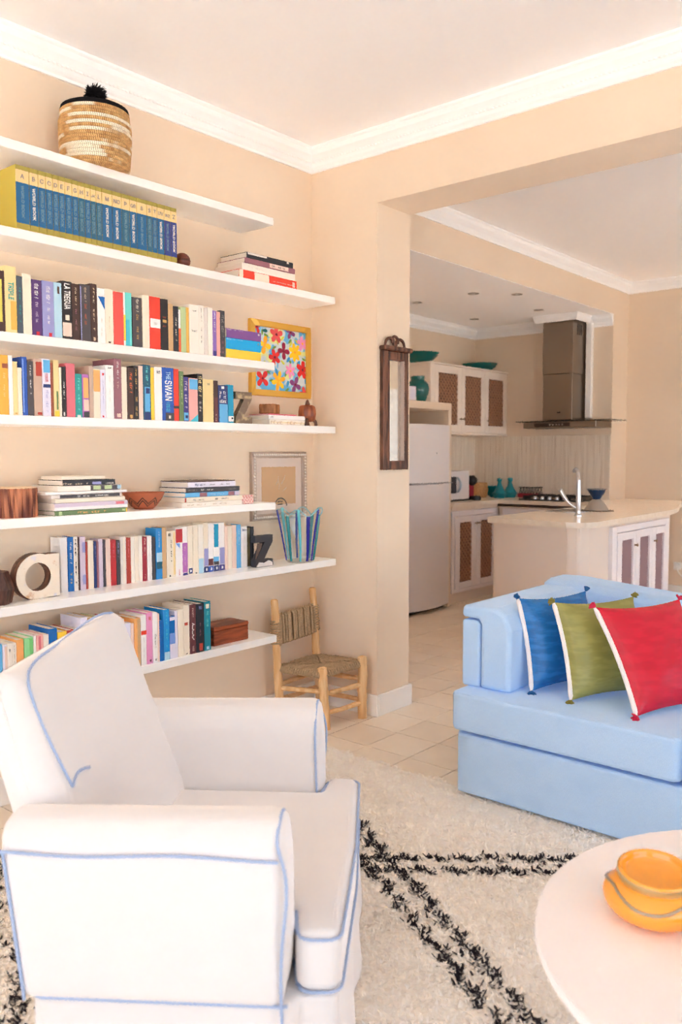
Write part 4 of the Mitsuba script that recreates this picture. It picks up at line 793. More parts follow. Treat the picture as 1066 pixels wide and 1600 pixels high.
def counter_col(p, n, uv):
    return mix(lin((224, 208, 188)), lin((238, 226, 210)), fbm(p.x*30, p.y*30, p.z*30, 3))
COUNTER = mat('counter', proc(counter_col), .12, spec=.6)
pts = [(XK+.018, 6.983), (-4.475, 6.983), (-4.475, 7.86), (-3.31, 7.86), (-3.31, 5.66), (-3.28, 5.60), (-2.60, 5.52), (-2.47, 5.57), (-2.44, 5.68), (-2.48, 7.35), (-2.56, 7.75), (-2.72, 8.25), (-2.86, YB-.02), (XBH+.003, YB-.02), (XBH+.003, YK-.018), (XK+.018, YK-.018)]
wt = sg.Polygon(pts)
SC = (-2.97, 6.74)     # sink bowls are cut out of the worktop
hole = sg.Point(SC[0]-.13, SC[1]-.10).buffer(.163, quad_segs=12)
wt = wt.difference(hole)
put('worktop', trimesh.creation.extrude_polygon(wt.buffer(-.006).buffer(.006), .04, engine='earcut').apply_translation((0, 0, ZW-.04)), COUNTER, label='glossy beige stone worktop running from the fridge round to the peninsula', cat='worktop')
# peninsula
pn = thing('kitchen_peninsula', 'beige plastered kitchen peninsula with three white framed doors behind the sofa', 'counter')
pb = [(-3.29, 5.68), (-2.62, 5.59), (-2.545, 5.62), (-2.515, 5.72), (-2.50, 7.30), (-2.64, 7.60), (-3.02, YB-.06), (-3.3, YB-.06)]
put('body', axes(poly_prism(rounded(pb, .05), ZW-.04), X_, Y_, Z_), KW, pn, 40)
VOIL = mat('door_infill', (146, 118, 122), .75)
put('door_frame', join(box(-2.515, -2.478, 6.06, 6.14, .12, .955, .004), box(-2.515, -2.478, 7.19, 7.27, .12, .955, .004), box(-2.515, -2.478, 6.14, 7.19, .905, .955, .004), box(-2.515, -2.478, 6.14, 7.19, .12, .16, .004)), CAB2, pn)
for i, (a, b2) in enumerate(((6.145, 6.505), (6.51, 6.855), (6.86, 7.185))):
    d = key_for('door', pn); x = -2.472
    put('frame', join(box(x-.025, x, a, a+.085, .165, .90, .003), box(x-.025, x, b2-.05, b2, .165, .90, .003), box(x-.025, x, a+.085, b2-.05, .165, .23, .003), box(x-.025, x, a+.085, b2-.05, .84, .90, .003)), CAB2, d)
    put('infill', box(x-.022, x-.016, a+.085, b2-.05, .23, .84), VOIL, d)
    if i == 1: continue
    ky = b2-.03 if i == 0 else a+.03
    put('knob', tube([(x, ky, .79), (x+.014, ky, .79), (x+.026, ky, .79), (x+.03, ky, .79)], [.006, .006, .015, .008], 12), KNOB, d, True)
# splashback with travertine veins: one panel on each wall
def travertine(p, n, uv):
    a = p.x+p.y; g = fbm(a*70, p.z*1.6, 0.0, 4); l = fbm(a*120+fbm(p.z*2, a*3, 1.0)*3, p.z*2.5, 5.0, 3)
    c = mix(lin((226, 211, 193)), lin((236, 223, 206)), smoothstep(.3, .65, g))
    return mix(c, lin((202, 180, 156)), smoothstep(.62, .76, l)*.5)
TRAV = mat('travertine', proc(travertine), .4)
sp = thing('splashback', 'vertically veined travertine splashback behind the hob and counters', 'splashback')
put('panel', box(XK+.0165, XBH-.002, YK-.016, YK-.001, ZW-.04, 1.706, .002), TRAV, sp); put('panel', box(XK+.001, XK+.016, 6.983, YK-.001, ZW-.04, 1.706, .002), TRAV, sp)
put('counter_lip', box(-4.52, -4.505, 7.0, 7.9, .945, .98), TRAV, sp)
# range hood
hd = thing('range_hood', 'brushed steel chimney hood with dark glass canopy above the hob', 'range hood')
put('chimney', box(-4.155, -3.815, 8.2, YK, 2.34, 2.905, .003), STEEL, hd); put('chimney', box(-4.15, -3.82, 8.205, YK, 1.86, 2.34, .003), STEEL, hd)
put('vent', join(*[box(-3.8155, -3.812, 8.29+i*.045, 8.315+i*.045, 2.74, 2.85) for i in range(3)]), mat('vent_dark', (58, 46, 40), .6), hd)
cg = []
for i in range(17):
    t = i/16*2-1; cg.append((-3.89+t*.53, 8.08+.03*t*t))
put('canopy', axes(poly_prism(cg+[(-3.36, YK-.01), (-4.42, YK-.01)], .008), X_, Y_, Z_, (0, 0, 1.842)), mat('smoked_glass', (40, 34, 32), .1, spec=.7), hd)
put('control_box', box(-4.33, -3.52, 8.12, YK-.02, 1.775, 1.842, .004), STEEL, hd)
put('button_strip', box(-4.20, -3.80, 8.116, 8.121, 1.788, 1.828), mat('strip', (72, 58, 52), .3, .5), hd)
for i in range(5): put('button', tube([(-4.02+i*.035, 8.117, 1.808), (-4.02+i*.035, 8.110, 1.808)], .008, 10), CHROME, hd)
put('badge', box(-3.98, -3.95, 8.198, 8.2005, 1.93, 1.945), BK['black'], hd)
put('pipe_casing', box(-3.80, -3.735, YK-.06, YK-.001, 1.88, 2.95, .006), PAINT, label='narrow white vertical pipe casing beside the steel hood chimney', cat='pipe casing')
# hob, sink, tap
BLK = mat('black_enamel', (26, 22, 24), .3); RED = mat('red_plastic', (150, 26, 44), .3)
hb = thing('gas_hob', 'black gas hob with metal knobs under the range hood', 'hob')
put('plate', box(-4.29, -3.60, 7.95, 8.42, ZW, ZW+.014, .004), BLK, hb)
for x in (-4.17, -3.945, -3.72):
    for y in (8.10, 8.30):
        put('burner', lathe([(0, .03), (.03, .03), (.042, .022), (.045, .014), (0, .014)], 20, (x, y, ZW)), STEEL, hb, 40)
for x in (-4.17, -3.945, -3.72):
    put('pan_support', join(*[box(x-.1, x+.1, y-.006, y+.006, ZW+.034, ZW+.05) for y in (8.03, 8.2, 8.37)]+[box(x+s-.005, x+s+.005, 8.02, 8.38, ZW+.014, ZW+.046) for s in (-.095, .095)]), BLK, hb)
for i in range(5): put('knob', lathe([(0, .03), (.016, .03), (.02, .012), (.02, 0), (0, 0)], 16, (-4.11+i*.082, 7.985, ZW+.013)), CHROME, hb, 40)
sk = thing('sink', 'round stainless sink with drainer set in the peninsula worktop', 'sink')
cx, cy = SC[0]-.13, SC[1]-.10
put('bowl', lathe([(.163, 0), (.17, .005), (.185, .005), (.19, 0), (.162, -.003), (.15, -.03), (.14, -.14), (.1, -.155), (0, -.16)], 40, (cx, cy, ZW+.001)), STEEL, sk, 40)
put('drainer', lathe([(0, .0015), (.08, .0015), (.10, .006), (.12, .006), (.125, .001)], 36, (cx+.18, cy+.19, ZW)), STEEL, sk, 40)
put('rim', axes(poly_prism([(math.cos(a)*.22, math.sin(a)*.22) for a in np.linspace(.7, 5.3, 30)], .002, None), X_, Y_, Z_, (cx, cy, ZW-.001)) if False else tube([(cx+.186*math.cos(a), cy+.186*math.sin(a), ZW+.004) for a in np.linspace(0, 2*PI, 40)], .004, 6), CHROME, sk, True)
tp = thing('kitchen_tap', 'tall chrome mixer tap standing at the peninsula sink', 'tap')
tx, ty = -2.81, 6.18
put('base', lathe([(0, 0), (.032, 0), (.032, .008), (.02, .02), (.019, .05), (0, .05)], 24, (tx, ty, ZW)), CHROME, tp, 40)
put('column', tube([(tx, ty, ZW+.04), (tx, ty, ZW+.15), (tx-.002, ty, ZW+.28)], [.021, .019, .017], 16), CHROME, tp, True)
put('spout', tube(spline([(tx-.002, ty, ZW+.26), (tx-.008, ty+.01, ZW+.31), (tx-.025, ty+.03, ZW+.345), (tx-.055, ty+.06, ZW+.36), (tx-.08, ty+.085, ZW+.345)], 20), np.linspace(.016, .014, 20), 12), CHROME, tp, True)
put('lever', tube(spline([(tx, ty, ZW+.055), (tx-.07, ty-.02, ZW+.10), (tx-.10, ty-.03, ZW+.14), (tx-.135, ty-.04, ZW+.205)], 16), [.013]*8+list(np.linspace(.014, .018, 8)), 10), CHROME, tp, True)
# crockery and appliances on the counters
TEALG = mat('teal_glaze', (12, 96, 92), .15, spec=.7); TURQ = mat('turquoise_glaze', (18, 128, 140), .18, spec=.7)
def dish(name, lab, cat, x, y, z, r, h, m, foot=.45, n=40):
    return put(name, lathe([(0, 0), (r*foot, 0), (r*(foot+.2), h*.22), (r*.88, h*.62), (r, h), (r*.97, h), (r*.84, h*.62), (r*foot, h*.2), (0, h*.12)], n, (x, y, z)), m, smooth=40, label=lab, cat=cat)
dish('bowl', 'dark teal bowl on the wall cabinet, next to the mirror', 'bowl', -4.93, 7.06, 2.428, .19, .10, TEALG)
dish('bowl', 'dark teal bowl on the far end of the wall cabinet', 'bowl', -4.95, 8.25, 2.428, .20, .085, TEALG)
j = thing('jar', 'glossy teal jar standing on the fridge surround', 'vase')
put('body', lathe([(0, 0), (.065, 0), (.07, .005), (.088, .04), (.106, .1), (.108, .14), (.095, .185), (.07, .205), (.062, .215), (.066, .235), (.068, .25), (.058, .25), (.055, .215), (0, .2)], 40, (-4.68, 6.66, 2.0)), TEALG, j, 50)
put('card', box(-4.6, -4.594, 6.33, 6.51, 2.0, 2.14), BK['cloud'], label='small white card beside the teal jar on fridge surround', cat='card')
mw = thing('microwave', 'white microwave oven with dark door glass beside the fridge', 'microwave')
put('body', box(XK+.02, -4.66, 7.03, 7.55, ZW+.02, ZW+.31, .006), FR, mw); put('front', box(-4.66, -4.645, 7.03, 7.55, ZW+.02, ZW+.31, .004), FR, mw)
put('door_glass', box(-4.646, -4.642, 7.06, 7.30, ZW+.085, ZW+.255, .001), mat('dark_glass', (48, 44, 50), .12, spec=.6), mw)
put('handle', tube([(-4.64, 7.315, ZW+.09), (-4.615, 7.325, ZW+.13), (-4.61, 7.33, ZW+.17), (-4.615, 7.325, ZW+.21), (-4.64, 7.315, ZW+.25)], .011, 10), mat('handle_blue', (170, 186, 200), .25, .3), mw, True)
put('foot', box(-5.1, -4.66, 7.05, 7.53, ZW, ZW+.02), BLK, mw)
cm = thing('coffee_machine', 'dark red and black capsule coffee machine beside the microwave', 'coffee machine')
put('body', box(-4.85, -4.69, 7.60, 7.73, ZW+.03, ZW+.235, .012), RED, cm)
put('head', tube([(-4.80, 7.665, ZW+.205), (-4.67, 7.665, ZW+.205), (-4.645, 7.665, ZW+.19)], [.055, .055, .04], 16), BLK, cm, True)
put('column', box(-4.86, -4.70, 7.61, 7.72, ZW, ZW+.05, .006), BLK, cm)
put('drip_tray', lathe([(0, 0), (.055, 0), (.058, .03), (.05, .045), (0, .04)], 24, (-4.635, 7.665, ZW)), BLK, cm, 40)
def straw(p, n, uv):
    return mix(lin((176, 122, 74)), lin((222, 176, 120)), smoothstep(.3, .7, dr.sin(p.z*520)*.3+.5+.3*(noise(p.x*90, p.y*90, p.z*20)-.5)))
put('bread_basket', lathe([(0, 0), (.078, 0), (.09, .05), (.094, .10), (.086, .165), (.08, .165), (.086, .1), (.08, .02), (0, .012)], 40, (-4.92, 8.22, ZW)), mat('straw_basket', proc(straw), .7), smooth=40, label='round straw basket on the counter beside the coffee machine', cat='basket')
for i in range(4):
    put('bowl', lathe([(0, 0), (.045, 0), (.085, .035), (.098, .05), (.094, .05), (.08, .033), (0, .01)], 28, (-4.84, 8.40, ZW+i*.024)), TURQ, smooth=40, label=('turquoise bowl at the bottom of the stack by the straw basket', 'turquoise bowl second from the bottom of the counter stack', 'turquoise bowl second from the top of the counter stack', 'turquoise bowl on top of the stack by the straw basket')[i], cat='bowl', group='stacked turquoise bowls')
for i, (x, y) in enumerate(((-4.65, 8.19), (-4.635, 8.40))):
    tj = thing('tagine_dish', ('small turquoise tagine dish in front, next to the stacked bowls', 'small turquoise tagine dish behind, next to the gas hob')[i], 'dish', 'turquoise tagine dishes')
    put('base', lathe([(0, 0), (.055, 0), (.08, .045), (.083, .054), (0, .045)], 28, (x, y, ZW)), TURQ, tj, 40)
    put('lid', lathe([(.074, .054), (.055, .085), (.026, .145), (.018, .175), (.03, .195), (.028, .215), (0, .224)], 28, (x, y, ZW)), TURQ, tj, 40)
rk = thing('dish_rack', 'low dark wire rack with red base beside the gas hob', 'rack')
put('base', box(-4.56, -4.28, 8.435, 8.505, ZW, ZW+.045, .006), RED, rk)
put('wires', join(*[tube([(-4.555+i*.036, 8.47, ZW+.04), (-4.54+i*.036, 8.47, ZW+.11), (-4.525+i*.036, 8.47, ZW+.04)], .005, 5) for i in range(8)]+[tube([(-4.56, 8.47, ZW+.11), (-4.27, 8.47, ZW+.115)], .007, 6)]), BLK, rk)
b = thing('bowl', 'navy footed bowl standing on the upturned grey bowl by the tap', 'bowl')
put('body', lathe([(0, 0), (.03, 0), (.034, .01), (.06, .05), (.082, .085), (.078, .085), (.056, .05), (0, .016)], 36, (-2.93, 6.80, ZW+.10)), mat('navy_glaze', (22, 52, 86), .2), b, 40)
put('rim', tube([(-2.93+.08*math.cos(a), 6.80+.08*math.sin(a), ZW+.185) for a in np.linspace(0, 2*PI, 36)], .004, 6), BK['grey'], b, True)
put('bowl', lathe([(.098, 0), (.1, .004), (.086, .03), (.055, .075), (.036, .09), (.032, .093), (0, .093)], 36, (-2.93, 6.80, ZW+.007)), mat('grey_glaze', (170, 156, 142), .3), smooth=40, label='upturned grey brown bowl under the navy bowl', cat='bowl')
# mirror on the jamb
mr = thing('wall_mirror', 'narrow dark wooden mirror with carved crest hanging on the pillar', 'mirror')
mx = JX+.03; my0, my1, mz0, mz1 = 3.752, 3.992, 1.415, 2.085
put('stile', box(JX, mx, my0, my0+.06, mz0, mz1, .004), DARKW, mr); put('stile', box(JX, mx, my1-.045, my1, mz0, mz1, .004), DARKW, mr)
put('rail', box(JX, mx, my0+.06, my1-.045, mz0, mz0+.05, .004), DARKW, mr); put('rail', box(JX, mx, my0+.06, my1-.045, mz1-.05, mz1, .004), DARKW, mr)
put('cornice', box(JX, mx+.022, my0-.008, my1+.012, mz1, mz1+.026, .006), DARKW, mr)
put('glass', box(JX+.004, JX+.012, my0+.055, my1-.04, mz0+.045, mz1-.045), 'mat_mirror', mr)
scene['mat_mirror'] = {'type': 'conductor', 'material': 'Ag', 'specular_reflectance': {'type': 'rgb', 'value': [.9, .9, .9]}}
put('inner_bead', box(JX+.01, mx+.004, my1-.058, my1-.046, mz0+.05, mz1-.05, .002), mat('worn_bead', (158, 136, 124), .35), mr)
yc, zc_ = (my0+my1)/2, mz1+.026
crest = [np.array([JX+.018, yc+s*(.012+.055*(1-math.cos(t))/1.0*.9), zc_+.048*math.sin(t)]) for s in (1,) for t in np.linspace(0, PI, 16)]
for s in (1, -1):
    put('crest_scroll', tube([(JX+.018, yc+s*(.006+.043*(1-math.cos(t))), zc_+.046*math.sin(t)) for t in np.linspace(0, PI, 16)], np.linspace(.011, .007, 16), 8), DARKW, mr, True)
put('crest_scroll', tube([(JX+.018, yc+.028*math.cos(t), zc_+.03+.03*math.sin(t)) for t in np.linspace(-.3, PI+.3, 16)], .008, 8), DARKW, mr, True)
# socket with cable on the dining wall
so = thing('wall_socket', 'white wall socket low on the dining wall beyond the peninsula', 'socket')
put('plate', box(-2.99, -2.91, YB-.012, YB, .29, .37, .003), PAINT, so); put('insert', lathe([(0, .004), (.02, .004), (.024, 0)], 20).apply_transform(trimesh.transformations.rotation_matrix(PI/2, (1, 0, 0))).apply_translation((-2.95, YB-.012, .33)), PAINT, so)
put('cable', tube(spline([(-2.95, YB-.02, .315), (-2.93, YB-.035, .27), (-2.85, YB-.03, .21), (-2.7, YB-.03, .17), (-2.5, YB-.03, .16)], 24), .007, 8), PAINT, smooth=True, label='white cable running along the dining wall from the socket', cat='cable')
# ------------------------------------------------------------------ armchair
def weavebump(p, n, uv): return .5+.25*dr.sin(p.x*2100+p.y*900)*dr.sin(p.z*2000+p.y*1400)
WHITEF = bumped('white_fabric', (222, 218, 216), lambda p, n, uv: fbm(p.x*260, p.y*260, p.z*260, 2), .0006, .9, .15)
PIPE = mat('blue_piping', (158, 176, 208), .8, spec=.2)
cang = .066
_F = np.array([math.cos(cang)*.7625-math.sin(cang)*-.647, math.cos(cang)*.647-math.sin(cang)*.7625, 0])
_L = np.array([-.647*math.cos(cang)+.7625*math.sin(cang), .7625*math.cos(cang)+.647*math.sin(cang), 0])
_O = np.array([.7625, .647, 0])*-.43+np.array([-.647, .7625, 0])*2.40-_L*.11
def ch(m): return axes(m, _F, _L, Z_, _O)
def chp(x, v, z): return _O+_F*x+_L*v+np.array([0, 0, z])
ac = thing('armchair', 'white slipcovered armchair with blue piping on the shaggy rug', 'armchair')
def arm(sgn):
    q = [(-.085, .285), (.085, .285), (.085, .60), (.075, .655), (.045, .685), (.0, .692), (-.045, .682), (-.075, .655), (-.085, .62)]
    m = soft_prism([(sgn*a, b) for a, b in q], .60, .03, .02, 72, 3, .012)
    m = axes(m, Y_, Z_, X_, (-.255, sgn*.428, 0))
    w = np.asarray(m.vertices).copy(); w[:, 0] -= np.clip((w[:, 2]-.3)*.12, 0, 1)*(w[:, 0] < -.1); w[:, 2] += .012*np.sin((w[:, 0]+.25)*4)*(w[:, 2] > .5); m.vertices = w
    a = put('arm', ch(m), WHITEF, ac, True)
    p = [(.085, .30), (.085, .60), (.078, .64), (.06, .665), (.03, .688), (.0, .694), (-.04, .686), (-.078, .655), (-.088, .62), (-.088, .45), (-.088, .20)][::1]
    pts = [chp(.343-.012*(k > 0 and k < 8), sgn*.428-sgn*a_*1.0 if False else sgn*(.428+(-a_)*1.0), b_) for k, (a_, b_) in enumerate(p)]
    put('piping', tube(spline(pts, 60), .0036, 8), PIPE, a, True)
    pts = [chp(x, sgn*(.428+.089), .625+.004*math.sin(x*14)) for x in np.linspace(.335, -.285, 20)]
    put('piping', tube(pts, .0036, 8), PIPE, a, True)
    pts = [chp(-.298+.0*t, sgn*(.428+.08), .625) for t in (0,)]+[chp(-.243-.12*(z_-.3)+.0, sgn*(.428+.084), z_) for z_ in np.linspace(.62, .285, 10)]
    put('piping', tube(pts, .0036, 8), PIPE, a, True)
arm(-1); arm(1)
tee = [(-.20, -.34), (.35, -.34), (.365, -.465), (.465, -.46), (.478, 0), (.465, .46), (.365, .465), (.35, .34), (-.20, .34)]
cs = soft_prism(tee, .145, .03, .035, 140, 4, flat=True)
seat = put('seat_cushion', ch(cs.apply_translation((0, 0, .288))), WHITEF, ac, True)
pr = resample(rounded(tee, .035), 200); pr = pr[(pr[:, 0] > .34)]
o = np.argsort(np.arctan2(pr[:, 1], pr[:, 0]-.30)); pr = pr[o]
put('piping', tube([chp(a+.002, b, .418) for a, b in pr], .0036, 8), PIPE, seat, True)
put('piping', tube([chp(a+.002, b, .296) for a, b in pr], .0036, 8), PIPE, seat, True)
base = [(-.235, -.50), (.36, -.50), (.37, -.468), (.462, -.455), (.472, 0), (.462, .455), (.37, .468), (.36, .50), (-.235, .50)]
sm = soft_prism(base, .275, .012, .03, 150, 2, flat=True)
v = np.asarray(sm.vertices).copy(); fl = np.clip((.275-v[:, 2])/.275, 0, 1)
nrm = v[:, :2]-np.array([.1, 0]); an = np.arctan2(nrm[:, 1], nrm[:, 0]); nrm /= np.linalg.norm(nrm, axis=1, keepdims=True)+1e-9
v[:, :2] += nrm*(fl*(.012+.010*np.sin(an*9)))[:, None]; sm.vertices = v
sk_ = put('skirt', ch(sm.apply_translation((0, 0, .012))), WHITEF, ac, True)
br = resample(rounded(base, .03), 160); br = br[br[:, 0] < .355]; 
put('piping', tube([chp(a, b*1.012, .288) for a, b in br[br[:, 1] < -.4][np.argsort(br[br[:, 1] < -.4][:, 0])]], .0036, 8), PIPE, sk_, True)
bp = [(-.10, .30), (-.10, .42), (-.135, .52), (-.175, .62), (-.225, .73), (-.27, .86), (-.305, .965), (-.335, .985), (-.375, .975), (-.40, .93), (-.385, .80), (-.345, .66), (-.30, .5), (-.25, .29)]
bm = axes(soft_prism(bp, .80, .05, .02, 90, 4), X_, Z_, Y_, (0, -.375, 0)); 
w = np.asarray(bm.vertices).copy(); fr_ = np.interp(w[:, 2], [b for _, b in bp[:7]], [a for a, _ in bp[:7]])
wt_ = np.clip(1-(fr_-w[:, 0])/.05, 0, 1)*np.clip((w[:, 2]-.35)/.1, 0, 1)*np.clip((1.0-w[:, 2])/.12, 0, 1)
w[:, 0] += .045*wt_*np.clip(1-((w[:, 1]-.03)/.40)**2, 0, 1); w[:, 2] += .02*(w[:, 2]-.3)*(w[:, 1]+.3); bm.vertices = w
bk = put('backrest', ch(bm), WHITEF, ac, True)
def on_back(vv, zz):          # the frontmost point of the backrest at that height and width, a hair in front of it
    ww = np.asarray(bm.vertices); hit, _, _ = bm.ray.intersects_location([[1.0, vv, zz]], [[-1.0, 0, 0]])
    return chp(hit[:, 0].max()+.002, vv, zz) if len(hit) else chp(ww[np.argmin(np.hypot(ww[:, 1]-vv, ww[:, 2]-zz)), 0]+.002, vv, zz)
def bf(z): return np.interp(z, [b for _, b in bp[:7]], [a for a, _ in bp[:7]])
q = [on_back(-.315, .695), on_back(-.33, .80), on_back(-.335, .90), on_back(-.325, .955), on_back(-.27, .975), on_back(-.1, .985), on_back(.15, .99), on_back(.32, 1.0), on_back(.38, .99)]
put('piping', tube(spline(q, 70), .0036, 8), PIPE, bk, True)
put('piping', tube(spline([q[0], on_back(-.27, .71), on_back(-.2, .70)], 14), .0036, 8), PIPE, bk, True)

# ------------------------------------------------------------------ sofa and its cushions
def blue_col(p, n, uv):
    a = fbm(p.x*420, p.y*420, p.z*420, 2); b2 = fbm(p.x*7, p.y*7, p.z*7, 3)
    return mix(mix(lin((168, 202, 238)), lin((194, 220, 248)), a), lin((174, 206, 240)), smoothstep(.55, .7, b2)*.5)
BLUEF = bumped('blue_fabric', proc(blue_col), lambda p, n, uv: fbm(p.x*300, p.y*300, p.z*300, 2), .0006, .85, .2, sheen=.3)
so_ = thing('sofa', 'light blue corner sofa with a square arm near the kitchen opening', 'sofa')
rect = lambda a, b, c, d: [(a, c), (b, c), (b, d), (a, d)]
put('base', soft_prism(rect(-1.965, 1.2, 3.07, 4.18), .262, .014, .03, 120, 3).apply_translation((0, 0, .022)), BLUEF, so_, True)
for i, (a, b) in enumerate(((-1.968, -.985), (-.978, .1), (.107, 1.2))):
    c = put('seat_cushion', soft_prism(rect(a, b, 3.055, 4.15), .168, .016, .022, 110, 3, .006).apply_translation((0, 0, .300)), BLUEF, so_, True)
    for z in (.462,): put('welt', tube([(x, 3.062, z) for x in np.linspace(a+.02, b-.02, 8)], .0035, 6), BLUEF, c, True)
put('arm_board', axes(soft_prism([(-1.985, .468), (-1.893, .468), (-1.893, .752), (-1.908, .768), (-1.985, .768)], .86, .012, .012, 72, 3), X_, Z_, Y_, (0, 3.175, 0)), BLUEF, so_, True)
put('arm_cushion', axes(soft_prism([(-1.888, .47), (-1.74, .47), (-1.735, .74), (-1.765, .81), (-1.82, .836), (-1.975, .832), (-1.985, .80), (-1.98, .778), (-1.90, .775), (-1.886, .755)], .88, .022, .014, 120, 4, flat=True), X_, Z_, Y_, (0, 3.165, 0)), BLUEF, so_, True)
bkp = [(-1.99, .30), (1.2, .30), (1.2, .80), (-1.2, .818), (-1.6, .848), (-1.85, .868), (-1.99, .862)][:]
put('backrest', axes(soft_prism(bkp, .24, .05, .03, 160, 4, flat=True), X_, Z_, Y_, (0, 3.94, 0)), BLUEF, so_, True)
def silk(base, hi):
    def fn(p, n, uv):
        a = fbm(p.x*11+p.y*11, p.z*60, 0.0, 3); return mix(lin(base), lin(hi), smoothstep(.35, .7, a))
    return proc(fn)
def crease(k): return lambda p, n, uv: fbm(p.x*9+p.y*9+k, p.z*55, 1.0+k, 3)
def pillow_half(s, t, side, n=27, k=0):
    u = np.linspace(-1, 1, n); U, V = np.meshgrid(u, u, indexing='ij')
    inx = 1-.085*(1-V**2)*np.abs(U)**1.5; iny = 1-.085*(1-U**2)*np.abs(V)**1.5
    H = t*np.clip((1-np.abs(U)**3.2)*(1-np.abs(V)**3.2), 0, 1)**.55
    H = H*(1+.14*(meshkit.fbm(np.stack([U*2+k, V*4+k, U*0], -1), 3)-.5))
    v = np.stack([s/2*U*inx, s/2*V*iny, side*H], -1).reshape(-1, 3); f = []
    for i in range(n-1):
        for j in range(n-1):
            a = i*n+j; q = [a, a+n, a+n+1, a+1]
            if side < 0: q = q[::-1]
            f += [[q[0], q[1], q[2]], [q[0], q[2], q[3]]]
    return mesh(v, f)
WHB = mat('cushion_back', (240, 234, 230), .85)
def cushion(lab, P, phi, lean, s, m, mt, k, t=.062):
    phi, lean = math.radians(phi), math.radians(lean)
    tt = np.array([math.sin(phi), math.cos(phi), 0]); nh = np.array([-math.cos(phi), math.sin(phi), 0])
    uu = nh*math.sin(lean)+Z_*math.cos(lean); nn = np.cross(tt, uu)
    o = np.array(P)+tt*s/2+uu*s/2
    r = thing('scatter_cushion', lab, 'cushion', 'scatter cushions on the sofa')
    put('front', axes(pillow_half(s, t, 1, k=k), tt, uu, nn, o), m, r, True)
    put('back', axes(pillow_half(s, t*.8, -1, k=k), tt, uu, nn, o), WHB, r, True, label='white back fabric')
    e = np.linspace(-1, 1, 20); edge = [(s/2*-1*(1-.085*(1-q*q)), s/2*q, -.004) for q in e]
    put('edge_band', tube([o+tt*a+uu*b+nn*c for a, b, c in edge], .011*np.r_[.5, np.ones(18), .5], 8), WHB, r, True)
    for a, b in ((-1, -1), (1, -1), (1, 1), (-1, 1)):
        c = o+tt*a*s/2*1.005+uu*b*s/2*1.005; tas = []
        for i in range(14):
            d = tt*a+uu*b+RNG.normal(size=3)*.7; d /= np.linalg.norm(d); tas.append(tube([c, c+d*.012, c+d*.024-Z_*.003], [.005, .005, .003], 5))
        put('tassel', join(*tas), mt, r)
NNS = {}
cushion('blue silk cushion with white back leaning on the sofa arm', (-1.668, 3.235, .482), 21, 14, .402, bumped('blue_silk', silk((20, 98, 164), (36, 116, 182)), crease(1), .004, .38, .5, 3e-3), mat('blue_tassel', (24, 84, 140), .6), 1)
cushion('olive green silk cushion standing between blue and red cushions', (-1.478, 3.215, .482), 30, 19.4, .412, bumped('green_silk', silk((142, 140, 74), (154, 151, 84)), crease(4), .004, .38, .5, 3e-3), mat('green_tassel', (128, 118, 50), .6), 4)
cushion('crimson red silk cushion at the front of the cushion row', (-1.19, 3.18, .482), 26, 33, .462, bumped('red_silk', silk((196, 16, 46), (204, 22, 52)), crease(8), .0025, .36, .5, 3e-3), mat('red_tassel', (190, 20, 60), .6), 8)

# ------------------------------------------------------------------ coffee table
ct = thing('coffee_table', 'round white pedestal coffee table at the lower right', 'table')
tcx, tcy = -.316, 1.95
put('top', lathe([(0, .418), (.585, .418), (.598, .424), (.602, .434), (.599, .446), (.592, .45), (0, .45)], 96, (tcx, tcy, 0)), mat('table_white', (240, 234, 232), .3), ct, 40)
put('pedestal', lathe([(.0, .03), (.07, .05), (.05, .12), (.045, .30), (.07, .40), (.12, .418), (0, .418)], 40, (tcx, tcy, 0)), PAINT, ct, 40)
put('foot', lathe([(0, .012), (.27, .012), (.28, .022), (.26, .034), (.06, .05), (0, .05)], 56, (tcx, tcy, 0)), PAINT, ct, 40)
ash = thing('ashtray', 'glossy orange lidded ceramic ashtray with silver bands on coffee table', 'ashtray')
ORG = 'mat_orange_glaze'; scene[ORG] = {'type': 'twosided', 'bsdf': {'type': 'roughplastic', 'diffuse_reflectance': {'type': 'rgb', 'value': lin((248, 164, 48))}, 'alpha': .04, 'int_ior': 1.75}}; SILV = mat('filigree', (176, 158, 140), .35, .8); RIM = mat('silver_rim', (216, 196, 150), .25, .85)
ax_, ay_, az = -.650, 1.868, .45
def bprof(t): return .117*math.sin(min(1, max(0, t))*PI*.5+.0)
bodyp = [(0, 0), (.062, 0), (.088, .010), (.106, .026), (.113, .044), (.110, .060), (.098, .074), (.085, .082), (.07, .085), (0, .085)]
put('body', lathe(np.c_[spline(np.array(bodyp)[1:-1], 30)].tolist(), 64, (ax_, ay_, az)), ORG, ash, True)
put('body_base', lathe([(0, .001), (.063, .001), (.063, .003), (0, .003)], 40, (ax_, ay_, az)), ORG, ash)
def on_body(a, z):
    r = np.interp(z, [b for _, b in bodyp[1:-1]], [a_ for a_, _ in bodyp[1:-1]])+.0015
    return np.array([ax_+r*math.cos(a), ay_+r*math.sin(a), az+z])
put('filigree', tube([on_body(a, .066+.010*math.cos(3*a+.9)) for a in np.linspace(0, 2*PI, 90)], .0036, 8), SILV, ash, True)
tilt = trimesh.transformations.rotation_matrix(.10, (.762, .647, 0)); 
def cup(prof, m, name, sm=True):
    q = lathe(prof, 64); q.apply_transform(tilt); q.apply_translation((ax_, ay_, az+.076)); put(name, q, m, ash, sm)
cup(spline(np.array([(.056, 0), (.070, .006), (.077, .016), (.081, .034), (.0785, .0365), (.074, .034), (.069, .022), (.052, .012), (.0, .009)]), 40).tolist(), ORG, 'lid')
cup([(.073, .007), (.080, .009), (.0835, .020), (.0840, .031), (.0800, .031), (.073, .007)], RIM, 'silver_band', 40)
